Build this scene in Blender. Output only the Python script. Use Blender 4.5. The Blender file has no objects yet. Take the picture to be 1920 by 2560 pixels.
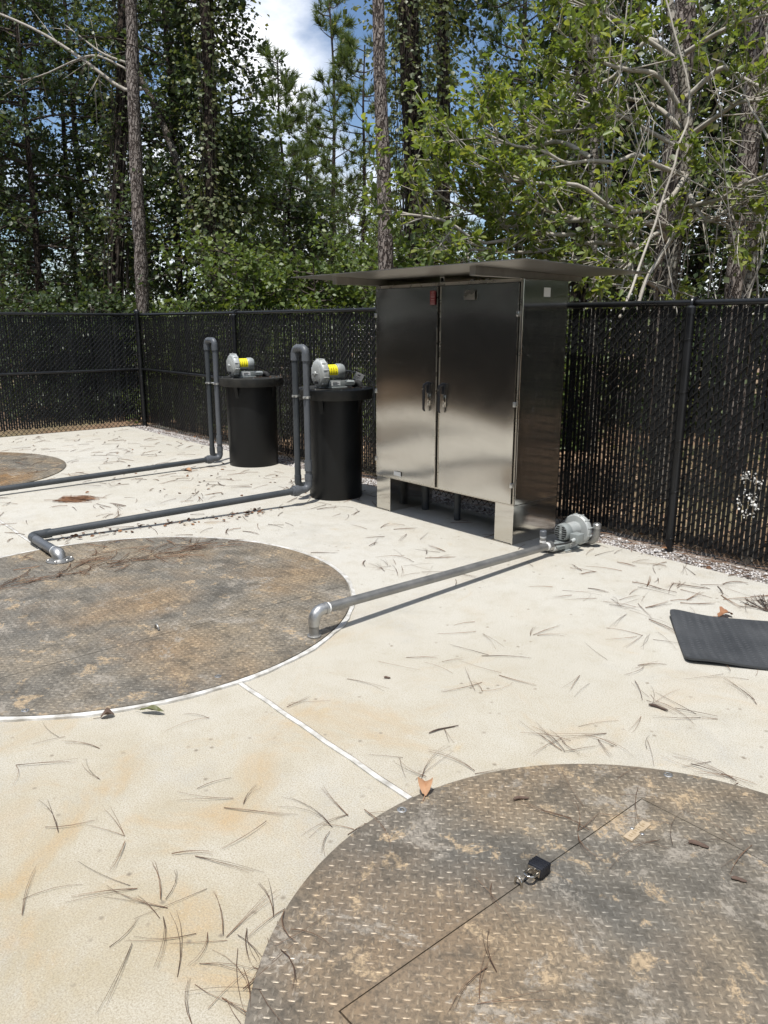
import bpy, bmesh, math, random
import numpy as np
from mathutils import Vector, Matrix

R = math.radians
random.seed(7)
rng = np.random.default_rng(11)
scene = bpy.context.scene
COL = scene.collection

# ------------------------------------------------------------------ camera
# site axes: X runs along the rear fence (towards the camera's right), Y away from the camera, Z up
CAM_H, HEAD, PITCH, FPX = 1.63, 49.72, 13.75, 1922.0
cam_d = bpy.data.cameras.new('camera')
cam_d.sensor_fit = 'VERTICAL'; cam_d.sensor_height = 36.0
cam_d.lens = FPX / 2560.0 * 36.0
cam_d.clip_start = 0.05; cam_d.clip_end = 2000
cam = bpy.data.objects.new('camera', cam_d); COL.objects.link(cam)
cam.location = (0, 0, CAM_H)
cam.rotation_euler = (R(90 - PITCH), 0, R(HEAD))
scene.camera = cam

# ------------------------------------------------------------------ sun, sky, exposure
SUN_EL = 71.0
sdir = Vector((0.48, -0.88, 0)).normalized() * math.cos(R(SUN_EL)) + Vector((0, 0, math.sin(R(SUN_EL))))
sun_d = bpy.data.lights.new('sun', 'SUN'); sun_d.energy = 4.5; sun_d.angle = R(0.53); sun_d.color = (1.0, 0.972, 0.925)
sun = bpy.data.objects.new('sun', sun_d); COL.objects.link(sun)
sun.rotation_euler = sdir.to_track_quat('Z', 'Y').to_euler(); sun.location = (0, 0, 30)

world = bpy.data.worlds.new('World'); scene.world = world; world.use_nodes = True
wn, wl = world.node_tree.nodes, world.node_tree.links
wn.clear()
wo = wn.new('ShaderNodeOutputWorld'); wb = wn.new('ShaderNodeBackground')
sky = wn.new('ShaderNodeTexSky'); sky.sky_type = 'NISHITA'; sky.sun_disc = False
sky.sun_elevation = R(SUN_EL); sky.sun_rotation = math.atan2(sdir.x, sdir.y)
sky.air_density = 1.0; sky.dust_density = 0.25; sky.ozone_density = 4.0
tc = wn.new('ShaderNodeTexCoord'); mp = wn.new('ShaderNodeMapping')
mp.inputs['Scale'].default_value = (1, 1, 1.9); mp.inputs['Location'].default_value = (1.7, 0.35, 0.2)
nz = wn.new('ShaderNodeTexNoise'); nz.inputs['Scale'].default_value = 2.6; nz.inputs['Detail'].default_value = 9; nz.inputs['Roughness'].default_value = 0.55
cr = wn.new('ShaderNodeValToRGB')
cr.color_ramp.elements[0].position = 0.46; cr.color_ramp.elements[1].position = 0.62
mx = wn.new('ShaderNodeMix'); mx.data_type = 'RGBA'
wl.new(tc.outputs['Generated'], mp.inputs['Vector']); wl.new(mp.outputs[0], nz.inputs['Vector']); wl.new(nz.outputs['Fac'], cr.inputs['Fac'])
wl.new(cr.outputs['Color'], mx.inputs['Factor']); wl.new(sky.outputs[0], mx.inputs[6])
mx.inputs[7].default_value = (10.6, 10.8, 11.2, 1)
wl.new(mx.outputs[2], wb.inputs['Color']); wb.inputs['Strength'].default_value = 0.115
wl.new(wb.outputs[0], wo.inputs['Surface'])

vs = scene.view_settings
vs.view_transform = 'Standard'; vs.look = 'None'; vs.exposure = 0.17; vs.gamma = 1.0; vs.use_curve_mapping = False
cy = scene.cycles
cy.max_bounces = 6; cy.diffuse_bounces = 3; cy.glossy_bounces = 4; cy.transmission_bounces = 3; cy.transparent_max_bounces = 8
cy.caustics_reflective = False; cy.caustics_refractive = False
cy.use_denoising = True; cy.sample_clamp_indirect = 6.0

# ------------------------------------------------------------------ helpers: places
HR = R(HEAD)
UX = np.array([math.cos(HR), math.sin(HR)])          # camera right, on the ground, in site axes
UY = np.array([-math.sin(HR), math.cos(HR)])         # camera forward, on the ground
SP, CP = math.sin(R(PITCH)), math.cos(R(PITCH))

def _ray(px, py):
    x = (px - 960) / FPX; y = -(py - 1280) / FPX
    return x, CP + SP * y, -SP + CP * y

def at(px, py, D):
    """the point D metres in front of the camera that stands at this place of the survey photograph"""
    x, f, z = _ray(px, py); t = D / f
    w = UX * x * t + UY * D
    return np.array([w[0], w[1], CAM_H + z * t])

def gp(px, py, z=0.0):
    """a place on the slab (or on the level z)"""
    x, f, zz = _ray(px, py); t = (z - CAM_H) / zz
    w = UX * x * t + UY * f * t
    return np.array([w[0], w[1], z])

# ------------------------------------------------------------------ helpers: meshes
class MB:
    def __init__(s): s.v = []; s.f = []
    def add(s, vs, fs):
        o = len(s.v); s.v += [tuple(map(float, p)) for p in vs]; s.f += [tuple(i + o for i in f) for f in fs]; return s
    def box(s, x0, x1, y0, y1, z0, z1, bev=0.0, m=None):
        if bev <= 0:
            vs = [(x, y, z) for z in (z0, z1) for y in (y0, y1) for x in (x0, x1)]
            fs = [(0, 2, 3, 1), (4, 5, 7, 6), (0, 1, 5, 4), (2, 6, 7, 3), (0, 4, 6, 2), (1, 3, 7, 5)]
        else:
            b = bmesh.new(); bmesh.ops.create_cube(b, size=1)
            for v in b.verts: v.co = Vector(((x0 + x1) / 2 + v.co.x * (x1 - x0), (y0 + y1) / 2 + v.co.y * (y1 - y0), (z0 + z1) / 2 + v.co.z * (z1 - z0)))
            bmesh.ops.bevel(b, geom=list(b.edges), offset=bev, segments=2, affect='EDGES', profile=0.5)
            b.verts.index_update()
            vs = [tuple(v.co) for v in b.verts]; fs = [tuple(v.index for v in f.verts) for f in b.faces]; b.free()
        if m is not None: vs = [tuple(m @ Vector(p)) for p in vs]
        return s.add(vs, fs)
    def tube(s, pts, r, seg=12, caps=True):
        pts = [Vector(p) for p in pts]; n = len(pts)
        rs = [r] * n if not hasattr(r, '__len__') else list(r)
        tg = []
        for i in range(n):
            d = pts[min(i + 1, n - 1)] - pts[max(i - 1, 0)]
            tg.append(d.normalized() if d.length > 1e-9 else Vector((0, 0, 1)))
        up = Vector((0, 0, 1)) if abs(tg[0].z) < 0.9 else Vector((1, 0, 0))
        nrm = (up - tg[0] * up.dot(tg[0])).normalized()
        vs, fs = [], []
        for i in range(n):
            nrm = nrm - tg[i] * nrm.dot(tg[i]); nrm.normalize()
            bn = tg[i].cross(nrm)
            for k in range(seg):
                a = 2 * math.pi * k / seg
                vs.append(pts[i] + (nrm * math.cos(a) + bn * math.sin(a)) * rs[i])
        for i in range(n - 1):
            for k in range(seg):
                k2 = (k + 1) % seg
                fs.append((i * seg + k, i * seg + k2, (i + 1) * seg + k2, (i + 1) * seg + k))
        if caps:
            fs.append(tuple(range(seg - 1, -1, -1))); fs.append(tuple((n - 1) * seg + k for k in range(seg)))
        return s.add(vs, fs)
    def lathe(s, prof, seg=32, origin=(0, 0, 0), axis='Z'):
        """prof: list of (radius, height)"""
        vs, fs = [], []
        for (r, h) in prof:
            for k in range(seg):
                a = 2 * math.pi * k / seg; c, d = r * math.cos(a), r * math.sin(a)
                p = {'Z': (c, d, h), 'Y': (c, h, d), 'X': (h, c, d)}[axis]
                vs.append((p[0] + origin[0], p[1] + origin[1], p[2] + origin[2]))
        n = len(prof); flip = axis == 'Y'
        for i in range(n - 1):
            for k in range(seg):
                k2 = (k + 1) % seg
                q = (i * seg + k, i * seg + k2, (i + 1) * seg + k2, (i + 1) * seg + k)
                fs.append(q[::-1] if flip else q)
        for i, rev in ((0, True), (n - 1, False)):
            if prof[i][0] > 1e-6:
                q = tuple(i * seg + k for k in range(seg)); fs.append(q[::-1] if rev != flip else q)
        return s.add(vs, fs)
    def poly(s, pts, z0, z1):
        n = len(pts)
        vs = [(p[0], p[1], z0) for p in pts] + [(p[0], p[1], z1) for p in pts]
        fs = [tuple(range(n - 1, -1, -1)), tuple(range(n, 2 * n))] + [(i, (i + 1) % n, n + (i + 1) % n, n + i) for i in range(n)]
        return s.add(vs, fs)
    def xf(s, m):
        s.v = [tuple(m @ Vector(p)) for p in s.v]; return s

def arc(c, p0, p1, n=8):
    """quarter bend from p0 to p1 round the centre c"""
    c, p0, p1 = Vector(c), Vector(p0), Vector(p1); a, b = p0 - c, p1 - c
    return [c + a * math.cos(t) + b * math.sin(t) for t in [math.pi / 2 * i / n for i in range(n + 1)]]

def np_mesh(name, v, f):
    v = np.ascontiguousarray(v, dtype=np.float32); f = np.ascontiguousarray(f, dtype=np.int32); k = f.shape[1]
    me = bpy.data.meshes.new(name)
    me.vertices.add(len(v)); me.vertices.foreach_set('co', v.ravel())
    me.loops.add(f.size); me.loops.foreach_set('vertex_index', f.ravel())
    me.polygons.add(len(f)); me.polygons.foreach_set('loop_start', np.arange(0, f.size, k, dtype=np.int32))
    me.update(calc_edges=True)
    return me

def link(name, me, mat, parent=None, smooth=False):
    o = bpy.data.objects.new(name, me); COL.objects.link(o)
    if me is not None and mat is not None and not me.materials: me.materials.append(mat)
    if parent is not None: o.parent = parent
    if smooth and me is not None: me.shade_smooth(); me.set_sharp_from_angle(angle=R(38))
    return o

def wloc(o):
    l = Vector((0, 0, 0))
    while o is not None: l += o.location; o = o.parent
    return l

def part(name, mb, mat, parent=None, smooth=True, local=False, kind=None, label=None):
    """one mesh object; geometry is given in site axes unless local"""
    off = Vector((0, 0, 0)) if (parent is None or local) else wloc(parent)
    me = bpy.data.meshes.new(name)
    me.from_pydata([(p[0] - off.x, p[1] - off.y, p[2] - off.z) for p in mb.v], [], mb.f); me.update()
    o = link(name, me, mat, parent, smooth)
    if kind: o['kind'] = kind
    if label: o['label'] = label
    return o

def npart(name, v, f, mat, parent=None, smooth=False, kind=None):
    off = np.zeros(3) if parent is None else np.array(wloc(parent))
    me = np_mesh(name, np.asarray(v) - off, f)
    o = link(name, me, mat, parent, False)
    if smooth: me.shade_smooth()
    if kind: o['kind'] = kind
    return o

def tag(o, label, cat, group=None):
    o['label'] = label; o['category'] = cat
    if group: o['group'] = group
    return o

def thing(name, label, cat, loc=(0, 0, 0), rz=0.0, group=None):
    o = bpy.data.objects.new(name, None); COL.objects.link(o)
    o.location = loc; o.rotation_euler = (0, 0, rz); o.empty_display_size = 0.2
    return tag(o, label, cat, group)

# ------------------------------------------------------------------ helpers: materials
class NT:
    def __init__(s, name):
        s.m = bpy.data.materials.new(name); s.m.use_nodes = True; s.t = s.m.node_tree
        s.p = s.t.nodes['Principled BSDF']; s.out = s.t.nodes['Material Output']
        s._co = None
    def n(s, typ, **kw):
        x = s.t.nodes.new(typ)
        for k, v in kw.items():
            if k in x.inputs: x.inputs[k].default_value = v
            else: setattr(x, k, v)
        return x
    def l(s, a, b): s.t.links.new(a, b)
    def co(s, scale=(1, 1, 1), rand=False, which='Object'):
        t = s.n('ShaderNodeTexCoord'); m = s.n('ShaderNodeMapping'); m.inputs['Scale'].default_value = scale
        s.l(t.outputs[which], m.inputs['Vector'])
        if rand:
            oi = s.n('ShaderNodeObjectInfo'); mu = s.n('ShaderNodeMath', operation='MULTIPLY'); mu.inputs[1].default_value = 37.0
            s.l(oi.outputs['Random'], mu.inputs[0]); s.l(mu.outputs[0], m.inputs['Location'])
        return m.outputs[0]
    def noise(s, vec, scale, detail=4, rough=0.55, dist=0.0):
        x = s.n('ShaderNodeTexNoise'); x.inputs['Scale'].default_value = scale; x.inputs['Detail'].default_value = detail
        x.inputs['Roughness'].default_value = rough; x.inputs['Distortion'].default_value = dist
        if vec is not None: s.l(vec, x.inputs['Vector'])
        return x.outputs['Fac']
    def ramp(s, fac, stops):
        x = s.n('ShaderNodeValToRGB'); e = x.color_ramp.elements
        while len(e) < len(stops): e.new(0.5)
        for i, (p, c) in enumerate(stops):
            e[i].position = p; e[i].color = (c, c, c, 1) if not hasattr(c, '__len__') else (*c[:3], 1)
        s.l(fac, x.inputs['Fac']); return x.outputs['Color']
    def mix(s, fac, a, b, mode='MIX'):
        x = s.n('ShaderNodeMix', data_type='RGBA', blend_type=mode)
        for v, i in ((fac, 0), (a, 6), (b, 7)):
            if hasattr(v, 'is_linked') or hasattr(v, 'links'): s.l(v, x.inputs[i])
            else: x.inputs[i].default_value = v if i == 0 else (*v[:3], 1)
        return x.outputs[2]
    def bump(s, h, strength, dist=0.01, normal=None):
        b = s.n('ShaderNodeBump'); b.inputs['Strength'].default_value = strength; b.inputs['Distance'].default_value = dist
        s.l(h, b.inputs['Height'])
        if normal is not None: s.l(normal, b.inputs['Normal'])
        s.l(b.outputs[0], s.p.inputs['Normal']); return b.outputs[0]
    def set(s, **kw):
        for k, v in kw.items():
            i = s.p.inputs[k.replace('_', ' ')]
            if hasattr(v, 'links'): s.l(v, i)
            else: i.default_value = (*v[:3], 1) if hasattr(v, '__len__') else v
        return s

def simple(name, a, b=None, rough=0.5, metal=0.0, scale=8, bump=0.0, bscale=80, spec=0.5, stretch=(1, 1, 1), rand=True, rvar=0.12):
    t = NT(name); v = t.co(stretch, rand)
    n1 = t.noise(v, scale, 5)
    t.set(Base_Color=t.ramp(n1, [(0.32, a), (0.7, b or a)]), Metallic=metal)
    t.set(Roughness=t.ramp(n1, [(0.2, max(0.02, rough - rvar)), (0.8, min(1, rough + rvar))]))
    t.p.inputs['Specular IOR Level'].default_value = spec
    if bump > 0: t.bump(t.noise(v, bscale, 3), bump, 0.004)
    return t.m

MAT = {}
def concrete():
    t = NT('concrete'); v = t.co()
    big = t.noise(v, 0.5, 6, 0.62); med = t.noise(v, 1.9, 8, 0.68, 0.4)
    c = t.ramp(big, [(0.30, (0.50, 0.483, 0.43)), (0.5, (0.56, 0.547, 0.50)), (0.72, (0.59, 0.583, 0.55))])
    # iron and tannin stains lie mostly on the part of the slab around the padlocked cover
    dist = t.n('ShaderNodeVectorMath', operation='DISTANCE'); dist.inputs[1].default_value = (-0.9, -0.3, 0)
    t.l(v, dist.inputs[0])
    mr = t.n('ShaderNodeMapRange'); mr.inputs['From Min'].default_value = 1.3; mr.inputs['From Max'].default_value = 4.2; mr.inputs['To Min'].default_value = 1.0; mr.inputs['To Max'].default_value = 0.12
    t.l(dist.outputs['Value'], mr.inputs['Value'])
    tan = t.mix(1.0, t.ramp(med, [(0.30, 0.42), (0.64, 1.0)]), mr.outputs[0], 'MULTIPLY')
    c = t.mix(tan, c, (0.385, 0.325, 0.215))
    o1 = t.ramp(t.noise(v, 1.9, 7, 0.66, 0.8), [(0.52, 0.0), (0.70, 0.8)])
    c = t.mix(t.mix(1.0, o1, mr.outputs[0], 'MULTIPLY'), c, (0.47, 0.31, 0.145))
    o2 = t.ramp(t.noise(v, 3.4, 6, 0.7, 0.5), [(0.62, 0.0), (0.74, 0.5)])
    c = t.mix(o2, c, (0.49, 0.365, 0.20))
    grey = t.ramp(t.noise(v, 1.3, 9, 0.74, 0.3), [(0.53, 0.0), (0.68, 0.6)])
    c = t.mix(grey, c, (0.40, 0.395, 0.37))
    wash = t.ramp(t.noise(v, 7.0, 8, 0.75), [(0.35, 0.35), (0.52, 0.0)])
    c = t.mix(wash, c, (0.385, 0.345, 0.265))
    fine = t.noise(v, 190, 4, 0.8)
    c = t.mix(t.ramp(fine, [(0.34, 0.9), (0.56, 0.0)]), c, (0.25, 0.215, 0.155))
    c = t.mix(t.ramp(t.noise(v, 120, 3, 0.7), [(0.6, 0.0), (0.72, 0.45)]), c, (0.62, 0.60, 0.545))
    vo = t.n('ShaderNodeTexVoronoi', feature='F1'); vo.inputs['Scale'].default_value = 13; t.l(v, vo.inputs['Vector'])
    gate = t.ramp(t.noise(v, 2.6, 2), [(0.46, 0.0), (0.56, 1.0)])
    sp_ = t.ramp(vo.outputs['Distance'], [(0.04, 0.95), (0.15, 0.0)])
    c = t.mix(t.mix(1.0, sp_, gate, 'MULTIPLY'), c, (0.20, 0.17, 0.13))
    t.set(Base_Color=c, Roughness=0.9)
    t.p.inputs['Specular IOR Level'].default_value = 0.2
    h = t.mix(0.5, t.noise(v, 330, 4, 0.7), t.noise(v, 40, 5, 0.7))
    t.bump(h, 0.4, 0.003)
    return t.m
def plate(name, dark=1.0, orange=0.5, shift=(0, 0, 0), metal=0.2, gloss=0.0):
    t = NT(name); v = t.co((1, 1, 1))
    v.node.inputs['Location'].default_value = shift
    n1 = t.noise(v, 1.6, 9, 0.60, 0.3); n2 = t.noise(v, 3.0, 12, 0.80, 0.4); n3 = t.noise(v, 7.0, 12, 0.80, 0.4); n4 = t.noise(v, 0.8, 6, 0.6, 0.3)
    d = dark
    c = t.ramp(n1, [(0.30, (0.098 * d, 0.092 * d, 0.080 * d)), (0.46, (0.148 * d, 0.132 * d, 0.107 * d)), (0.68, (0.215 * d, 0.172 * d, 0.118 * d))])
    c = t.mix(t.ramp(n4, [(0.50, 0.0), (0.66, orange)]), c, (0.30, 0.175, 0.075))
    c = t.mix(t.ramp(n2, [(0.55, 0.0), (0.58, 0.75)]), c, (0.36, 0.32, 0.265))
    c = t.mix(t.ramp(n3, [(0.565, 0.0), (0.59, 0.8)]), c, (0.48, 0.36, 0.225))
    c = t.mix(t.ramp(t.noise(v, 6, 8, 0.8), [(0.38, 0.6), (0.5, 0.0)]), c, (0.075, 0.066, 0.052))
    c = t.mix(t.ramp(t.noise(v, 70, 4, 0.7), [(0.36, 0.55), (0.55, 0.0)]), c, (0.06, 0.052, 0.04))
    t.set(Base_Color=c, Metallic=metal, Roughness=t.ramp(n3, [(0.3, 0.45 - gloss), (0.7, 0.75 - gloss)]))
    t.bump(t.noise(v, 120, 4, 0.7), 0.3, 0.002)
    return t.m
def steel(name='brushed_stainless', r0=.15, r1=.18):
    t = NT(name); v = t.co((1.0, 1.0, 60.0), True); w = t.co((1, 1, 1), True)
    st = t.noise(v, 6, 4, 0.6); sm = t.noise(w, 5.5, 6, 0.65, 1.2)
    c = t.ramp(st, [(0.3, (0.58, 0.56, 0.52)), (0.7, (0.66, 0.64, 0.60))])
    c = t.mix(t.ramp(sm, [(0.62, 0.0), (0.74, 0.10)]), c, (0.44, 0.42, 0.37))
    dust = t.noise(t.co((1, 1, .6), True), 7, 9, 0.72, 2.2)
    t.set(Base_Color=c, Metallic=t.ramp(dust, [(0.60, 1.0), (0.70, 0.86)]), Roughness=t.ramp(sm, [(0.35, r0), (0.72, r1)]))
    t.p.inputs['Anisotropic'].default_value = 0.9
    t.p.inputs['Anisotropic Rotation'].default_value = 0.0
    tn = t.n('ShaderNodeTangent', direction_type='RADIAL', axis='Z'); t.l(tn.outputs[0], t.p.inputs['Tangent'])
    
    return t.m
def bark(name, a, b, dark, vs=(1, 1, 0.28), scale=26, lichen=0.0):
    t = NT(name); v = t.co(vs, True)
    vo = t.n('ShaderNodeTexVoronoi', feature='DISTANCE_TO_EDGE'); vo.inputs['Scale'].default_value = scale
    dn = t.noise(t.co((1, 1, .6), True), 9, 4)
    mixv = t.n('ShaderNodeVectorMath', operation='ADD'); t.l(v, mixv.inputs[0])
    sc = t.n('ShaderNodeVectorMath', operation='SCALE'); sc.inputs['Scale'].default_value = 0.18
    t.l(dn, sc.inputs[0]); t.l(sc.outputs[0], mixv.inputs[1]); t.l(mixv.outputs[0], vo.inputs['Vector'])
    n1 = t.noise(t.co((1, 1, 1), True), 14, 6, 0.65)
    c = t.ramp(n1, [(0.3, a), (0.7, b)])
    crack = t.ramp(vo.outputs['Distance'], [(0.02, 0.0), (0.16, 1.0)])
    c = t.mix(crack, dark, c)
    if lichen > 0: c = t.mix(t.ramp(t.noise(t.co((1, 1, 1), True), 7, 5, .6), [(0.5, 0), (0.62, lichen)]), c, (0.42, 0.41, 0.36))
    t.set(Base_Color=c, Roughness=0.9); t.p.inputs['Specular IOR Level'].default_value = 0.15
    t.bump(crack, 0.9, 0.03)
    return t.m
def leaf(name, a, b, c2, trans=0.35, rough=0.42, spec=0.45):
    t = NT(name)
    g = t.n('ShaderNodeNewGeometry')
    col = t.ramp(g.outputs['Random Per Island'], [(0.0, a), (0.55, b), (1.0, c2)])
    big = t.noise(t.co((1, 1, 1), True), 0.9, 3)
    col = t.mix(t.ramp(big, [(0.35, 0.0), (0.65, 0.45)]), col, tuple(x * 0.62 for x in a))
    t.set(Base_Color=col, Roughness=rough); t.p.inputs['Specular IOR Level'].default_value = spec
    tr = t.n('ShaderNodeBsdfTranslucent')
    t.l(t.mix(1.0, col, (1.5, 1.45, 0.65), 'MULTIPLY'), tr.inputs['Color'])
    ms = t.n('ShaderNodeMixShader'); ms.inputs[0].default_value = trans
    t.l(t.p.outputs[0], ms.inputs[1]); t.l(tr.outputs[0], ms.inputs[2]); t.l(ms.outputs[0], t.out.inputs['Surface'])
    return t.m
def island(name, stops, rough=0.8, spec=0.2):
    t = NT(name); g = t.n('ShaderNodeNewGeometry')
    t.set(Base_Color=t.ramp(g.outputs['Random Per Island'], stops), Roughness=rough); t.p.inputs['Specular IOR Level'].default_value = spec
    return t.m
def soil():
    t = NT('leaf_litter_soil'); v = t.co()
    a = t.noise(v, 1.7, 7, 0.65); b = t.noise(v, 28, 6, 0.75)
    c = t.ramp(a, [(0.3, (0.17, 0.105, 0.062)), (0.5, (0.29, 0.185, 0.11)), (0.7, (0.38, 0.27, 0.175))])
    c = t.mix(t.ramp(b, [(0.35, 0.7), (0.6, 0.0)]), c, (0.05, 0.032, 0.02))
    c = t.mix(t.ramp(t.noise(v, 0.35, 4), [(0.50, 0.0), (0.64, 0.5)]), c, (0.10, 0.13, 0.05))
    t.set(Base_Color=c, Roughness=0.95); t.bump(b, 0.8, 0.03); return t.m

MAT['concrete'] = concrete()
MAT['plate'] = plate('tread_plate_weathered', 1.32, 0.5, (3.1, 7.7, 0))
MAT['lug'] = plate('tread_bar_weathered', 2.0, 0.5, (3.1, 7.7, 0), 0.4, 0.12)
MAT['plate_near'] = plate('tread_plate_scaled', 1.15, 0.35, (11.4, 2.3, 0))
MAT['lug_near'] = plate('tread_bar_scaled', 2.1, 0.35, (11.4, 2.3, 0), 0.4, 0.12)
MAT['plate_rusty'] = plate('tread_plate_rusty', 1.15, 0.95, (5.5, 15.2, 0))
MAT['lug_rusty'] = plate('tread_bar_rusty', 1.75, 0.95, (5.5, 15.2, 0), 0.4, 0.12)
MAT['steel'] = steel()
MAT['steel_side'] = steel('brushed_stainless_side', .12, .14)
MAT['steel_edge'] = simple('stainless_edge', (0.55, 0.52, 0.46), (0.62, 0.58, 0.52), 0.3, 1.0, 12)
MAT['steel_matte'] = simple('dull_stainless', (0.36, 0.345, 0.325), (0.44, 0.425, 0.40), 0.40, 0.9, 3, 0, 50, stretch=(1, 6, 1), rvar=.06)
MAT['gap'] = simple('dark_gap', (0.012, 0.012, 0.012), (0.02, 0.018, 0.016), 0.9)
MAT['gap_dirt'] = simple('dirt_in_joint', (0.07, 0.055, 0.04), (0.30, 0.26, 0.20), 0.95, 0, 9)
MAT['black_plastic'] = simple('black_polyethylene', (0.0065, 0.0072, 0.008), (0.0105, 0.0112, 0.012), 0.46, 0, 6, 0.12, 60, 0.3)
MAT['black_lid'] = simple('dusty_black_lid', (0.014, 0.015, 0.0145), (0.036, 0.034, 0.029), 0.55, 0, 9, 0.3, 70, 0.35)
MAT['black_fence'] = simple('black_vinyl', (0.006, 0.0067, 0.0078), (0.010, 0.0108, 0.0125), 0.34, 0, 6, 0, 60, 0.5)
MAT['wire'] = simple('black_coated_wire', (0.006, 0.0066, 0.0076), (0.010, 0.0107, 0.012), 0.2, 0, 6, 0, 60, 0.8, rvar=.05)
MAT['slat'] = simple('black_fence_slat', (0.008, 0.0087, 0.0097), (0.014, 0.0148, 0.016), 0.5, 0, 5, 0.1, 40, 0.25)
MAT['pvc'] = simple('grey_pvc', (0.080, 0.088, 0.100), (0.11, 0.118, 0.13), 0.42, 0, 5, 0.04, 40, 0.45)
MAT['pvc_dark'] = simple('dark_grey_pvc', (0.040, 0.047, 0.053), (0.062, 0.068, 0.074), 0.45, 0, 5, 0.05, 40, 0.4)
MAT['galv'] = simple('galvanised_pipe', (0.22, 0.22, 0.215), (0.33, 0.325, 0.31), 0.46, 0.7, 9, 0.12, 50)
MAT['cast'] = simple('bright_cast_fitting', (0.36, 0.36, 0.355), (0.47, 0.47, 0.46), 0.40, 0.85, 14, 0.25, 90)
MAT['white_tape'] = simple('white_thread_tape', (0.74, 0.74, 0.72), (0.8, 0.8, 0.78), 0.6)
MAT['alu'] = simple('grey_cast_aluminium', (0.40, 0.42, 0.41), (0.50, 0.515, 0.50), 0.45, 0.2, 8, 0.1, 90)
MAT['alu_dark'] = simple('grey_painted_base', (0.26, 0.285, 0.28), (0.33, 0.35, 0.34), 0.45, 0.2, 8, 0.1, 90)
MAT['vent_black'] = simple('black_slot', (0.012, 0.012, 0.012), None, 0.7)
MAT['yellow'] = simple('yellow_label', (0.86, 0.74, 0.015), (0.9, 0.80, 0.02), 0.45)
MAT['ink'] = simple('dark_print', (0.16, 0.13, 0.02), None, 0.6)
MAT['white'] = simple('white_label', (0.76, 0.76, 0.74), (0.8, 0.8, 0.78), 0.5)
MAT['ink_grey'] = simple('grey_print', (0.13, 0.13, 0.13), None, 0.6)
MAT['red'] = simple('red_label', (0.19, 0.008, 0.015), (0.23, 0.012, 0.018), 0.5)
MAT['red_ink'] = simple('pale_print_on_red', (0.5, 0.36, 0.35), None, 0.6)
MAT['clamp'] = simple('zinc_clamp', (0.55, 0.56, 0.55), (0.68, 0.68, 0.66), 0.3, 0.8, 20)
MAT['rubber'] = simple('black_rubber', (0.036, 0.039, 0.043), (0.062, 0.065, 0.069), 0.62, 0, 4, 0.35, 55, 0.35)
MAT['lock_black'] = simple('lock_jacket', (0.010, 0.011, 0.015), (0.016, 0.017, 0.022), 0.4)
MAT['chrome'] = simple('shackle_steel', (0.40, 0.37, 0.32), (0.55, 0.52, 0.47), 0.22, 1.0, 40)
MAT['joint'] = simple('white_joint_strip', (0.34, 0.32, 0.28), (0.70, 0.69, 0.66), 0.6, 0, 16, 0.3, 60)
MAT['soil'] = soil()
MAT['gravel'] = island('gravel_stones', [(0, (0.30, 0.27, 0.25)), (0.5, (0.52, 0.49, 0.47)), (1, (0.68, 0.66, 0.64))], 0.8)
MAT['gravel_bed'] = simple('gravel_bed', (0.14, 0.11, 0.085), (0.36, 0.32, 0.29), 0.95, 0, 45, 0.8, 60, 0.2, rand=False)
MAT['needle_dead'] = island('dead_pine_needle', [(0, (0.045, 0.028, 0.02)), (0.5, (0.105, 0.062, 0.04)), (1, (0.21, 0.125, 0.075))], 0.7)
MAT['leaf_dead'] = island('dead_leaf', [(0, (0.06, 0.032, 0.02)), (0.5, (0.14, 0.07, 0.038)), (1, (0.27, 0.14, 0.07))], 0.75)
MAT['tan_leaf'] = simple('tan_dry_leaf', (0.36, 0.19, 0.10), (0.46, 0.27, 0.15), 0.7, 0, 20)
MAT['brown_leaf'] = simple('red_brown_leaf', (0.20, 0.085, 0.04), (0.28, 0.13, 0.06), 0.7, 0, 20)
MAT['green_leaf'] = simple('olive_leaf', (0.085, 0.09, 0.03), (0.14, 0.14, 0.05), 0.5, 0, 20)
MAT['twig'] = simple('dead_twig', (0.045, 0.032, 0.025), (0.09, 0.06, 0.045), 0.85, 0, 30)
MAT['chip'] = simple('bark_chip', (0.075, 0.048, 0.036), (0.13, 0.085, 0.062), 0.85, 0, 30)
MAT['brass'] = simple('worn_tan_nameplate', (0.40, 0.31, 0.20), (0.50, 0.40, 0.28), 0.6, 0.2, 40)
MAT['faded_ink'] = simple('rubbed_lettering', (0.27, 0.20, 0.115), (0.34, 0.26, 0.16), 0.7)
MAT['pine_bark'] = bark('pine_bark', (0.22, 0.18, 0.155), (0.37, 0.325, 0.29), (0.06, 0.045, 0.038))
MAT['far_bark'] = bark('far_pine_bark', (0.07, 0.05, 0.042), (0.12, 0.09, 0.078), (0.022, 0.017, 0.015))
MAT['dark_bark'] = bark('dark_vine_bark', (0.055, 0.042, 0.034), (0.11, 0.085, 0.068), (0.018, 0.014, 0.011))
MAT['lean_bark'] = bark('grey_brown_bark', (0.12, 0.098, 0.08), (0.20, 0.17, 0.142), (0.05, 0.04, 0.033), (1, 1, .7), 20, 0.3)
MAT['pale_bark'] = bark('pale_lichen_bark', (0.20, 0.175, 0.145), (0.33, 0.30, 0.255), (0.10, 0.085, 0.07), (1, 1, .8), 18, 0.6)
MAT['twig_pale'] = simple('pale_twig', (0.30, 0.27, 0.225), (0.47, 0.435, 0.38), 0.85, 0, 8)
MAT['twig_dark'] = simple('dark_twig', (0.045, 0.035, 0.028), (0.09, 0.07, 0.055), 0.9, 0, 8)
MAT['leaf_dark'] = leaf('dark_broad_leaf', (0.042, 0.070, 0.028), (0.066, 0.100, 0.039), (0.130, 0.165, 0.075))
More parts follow.
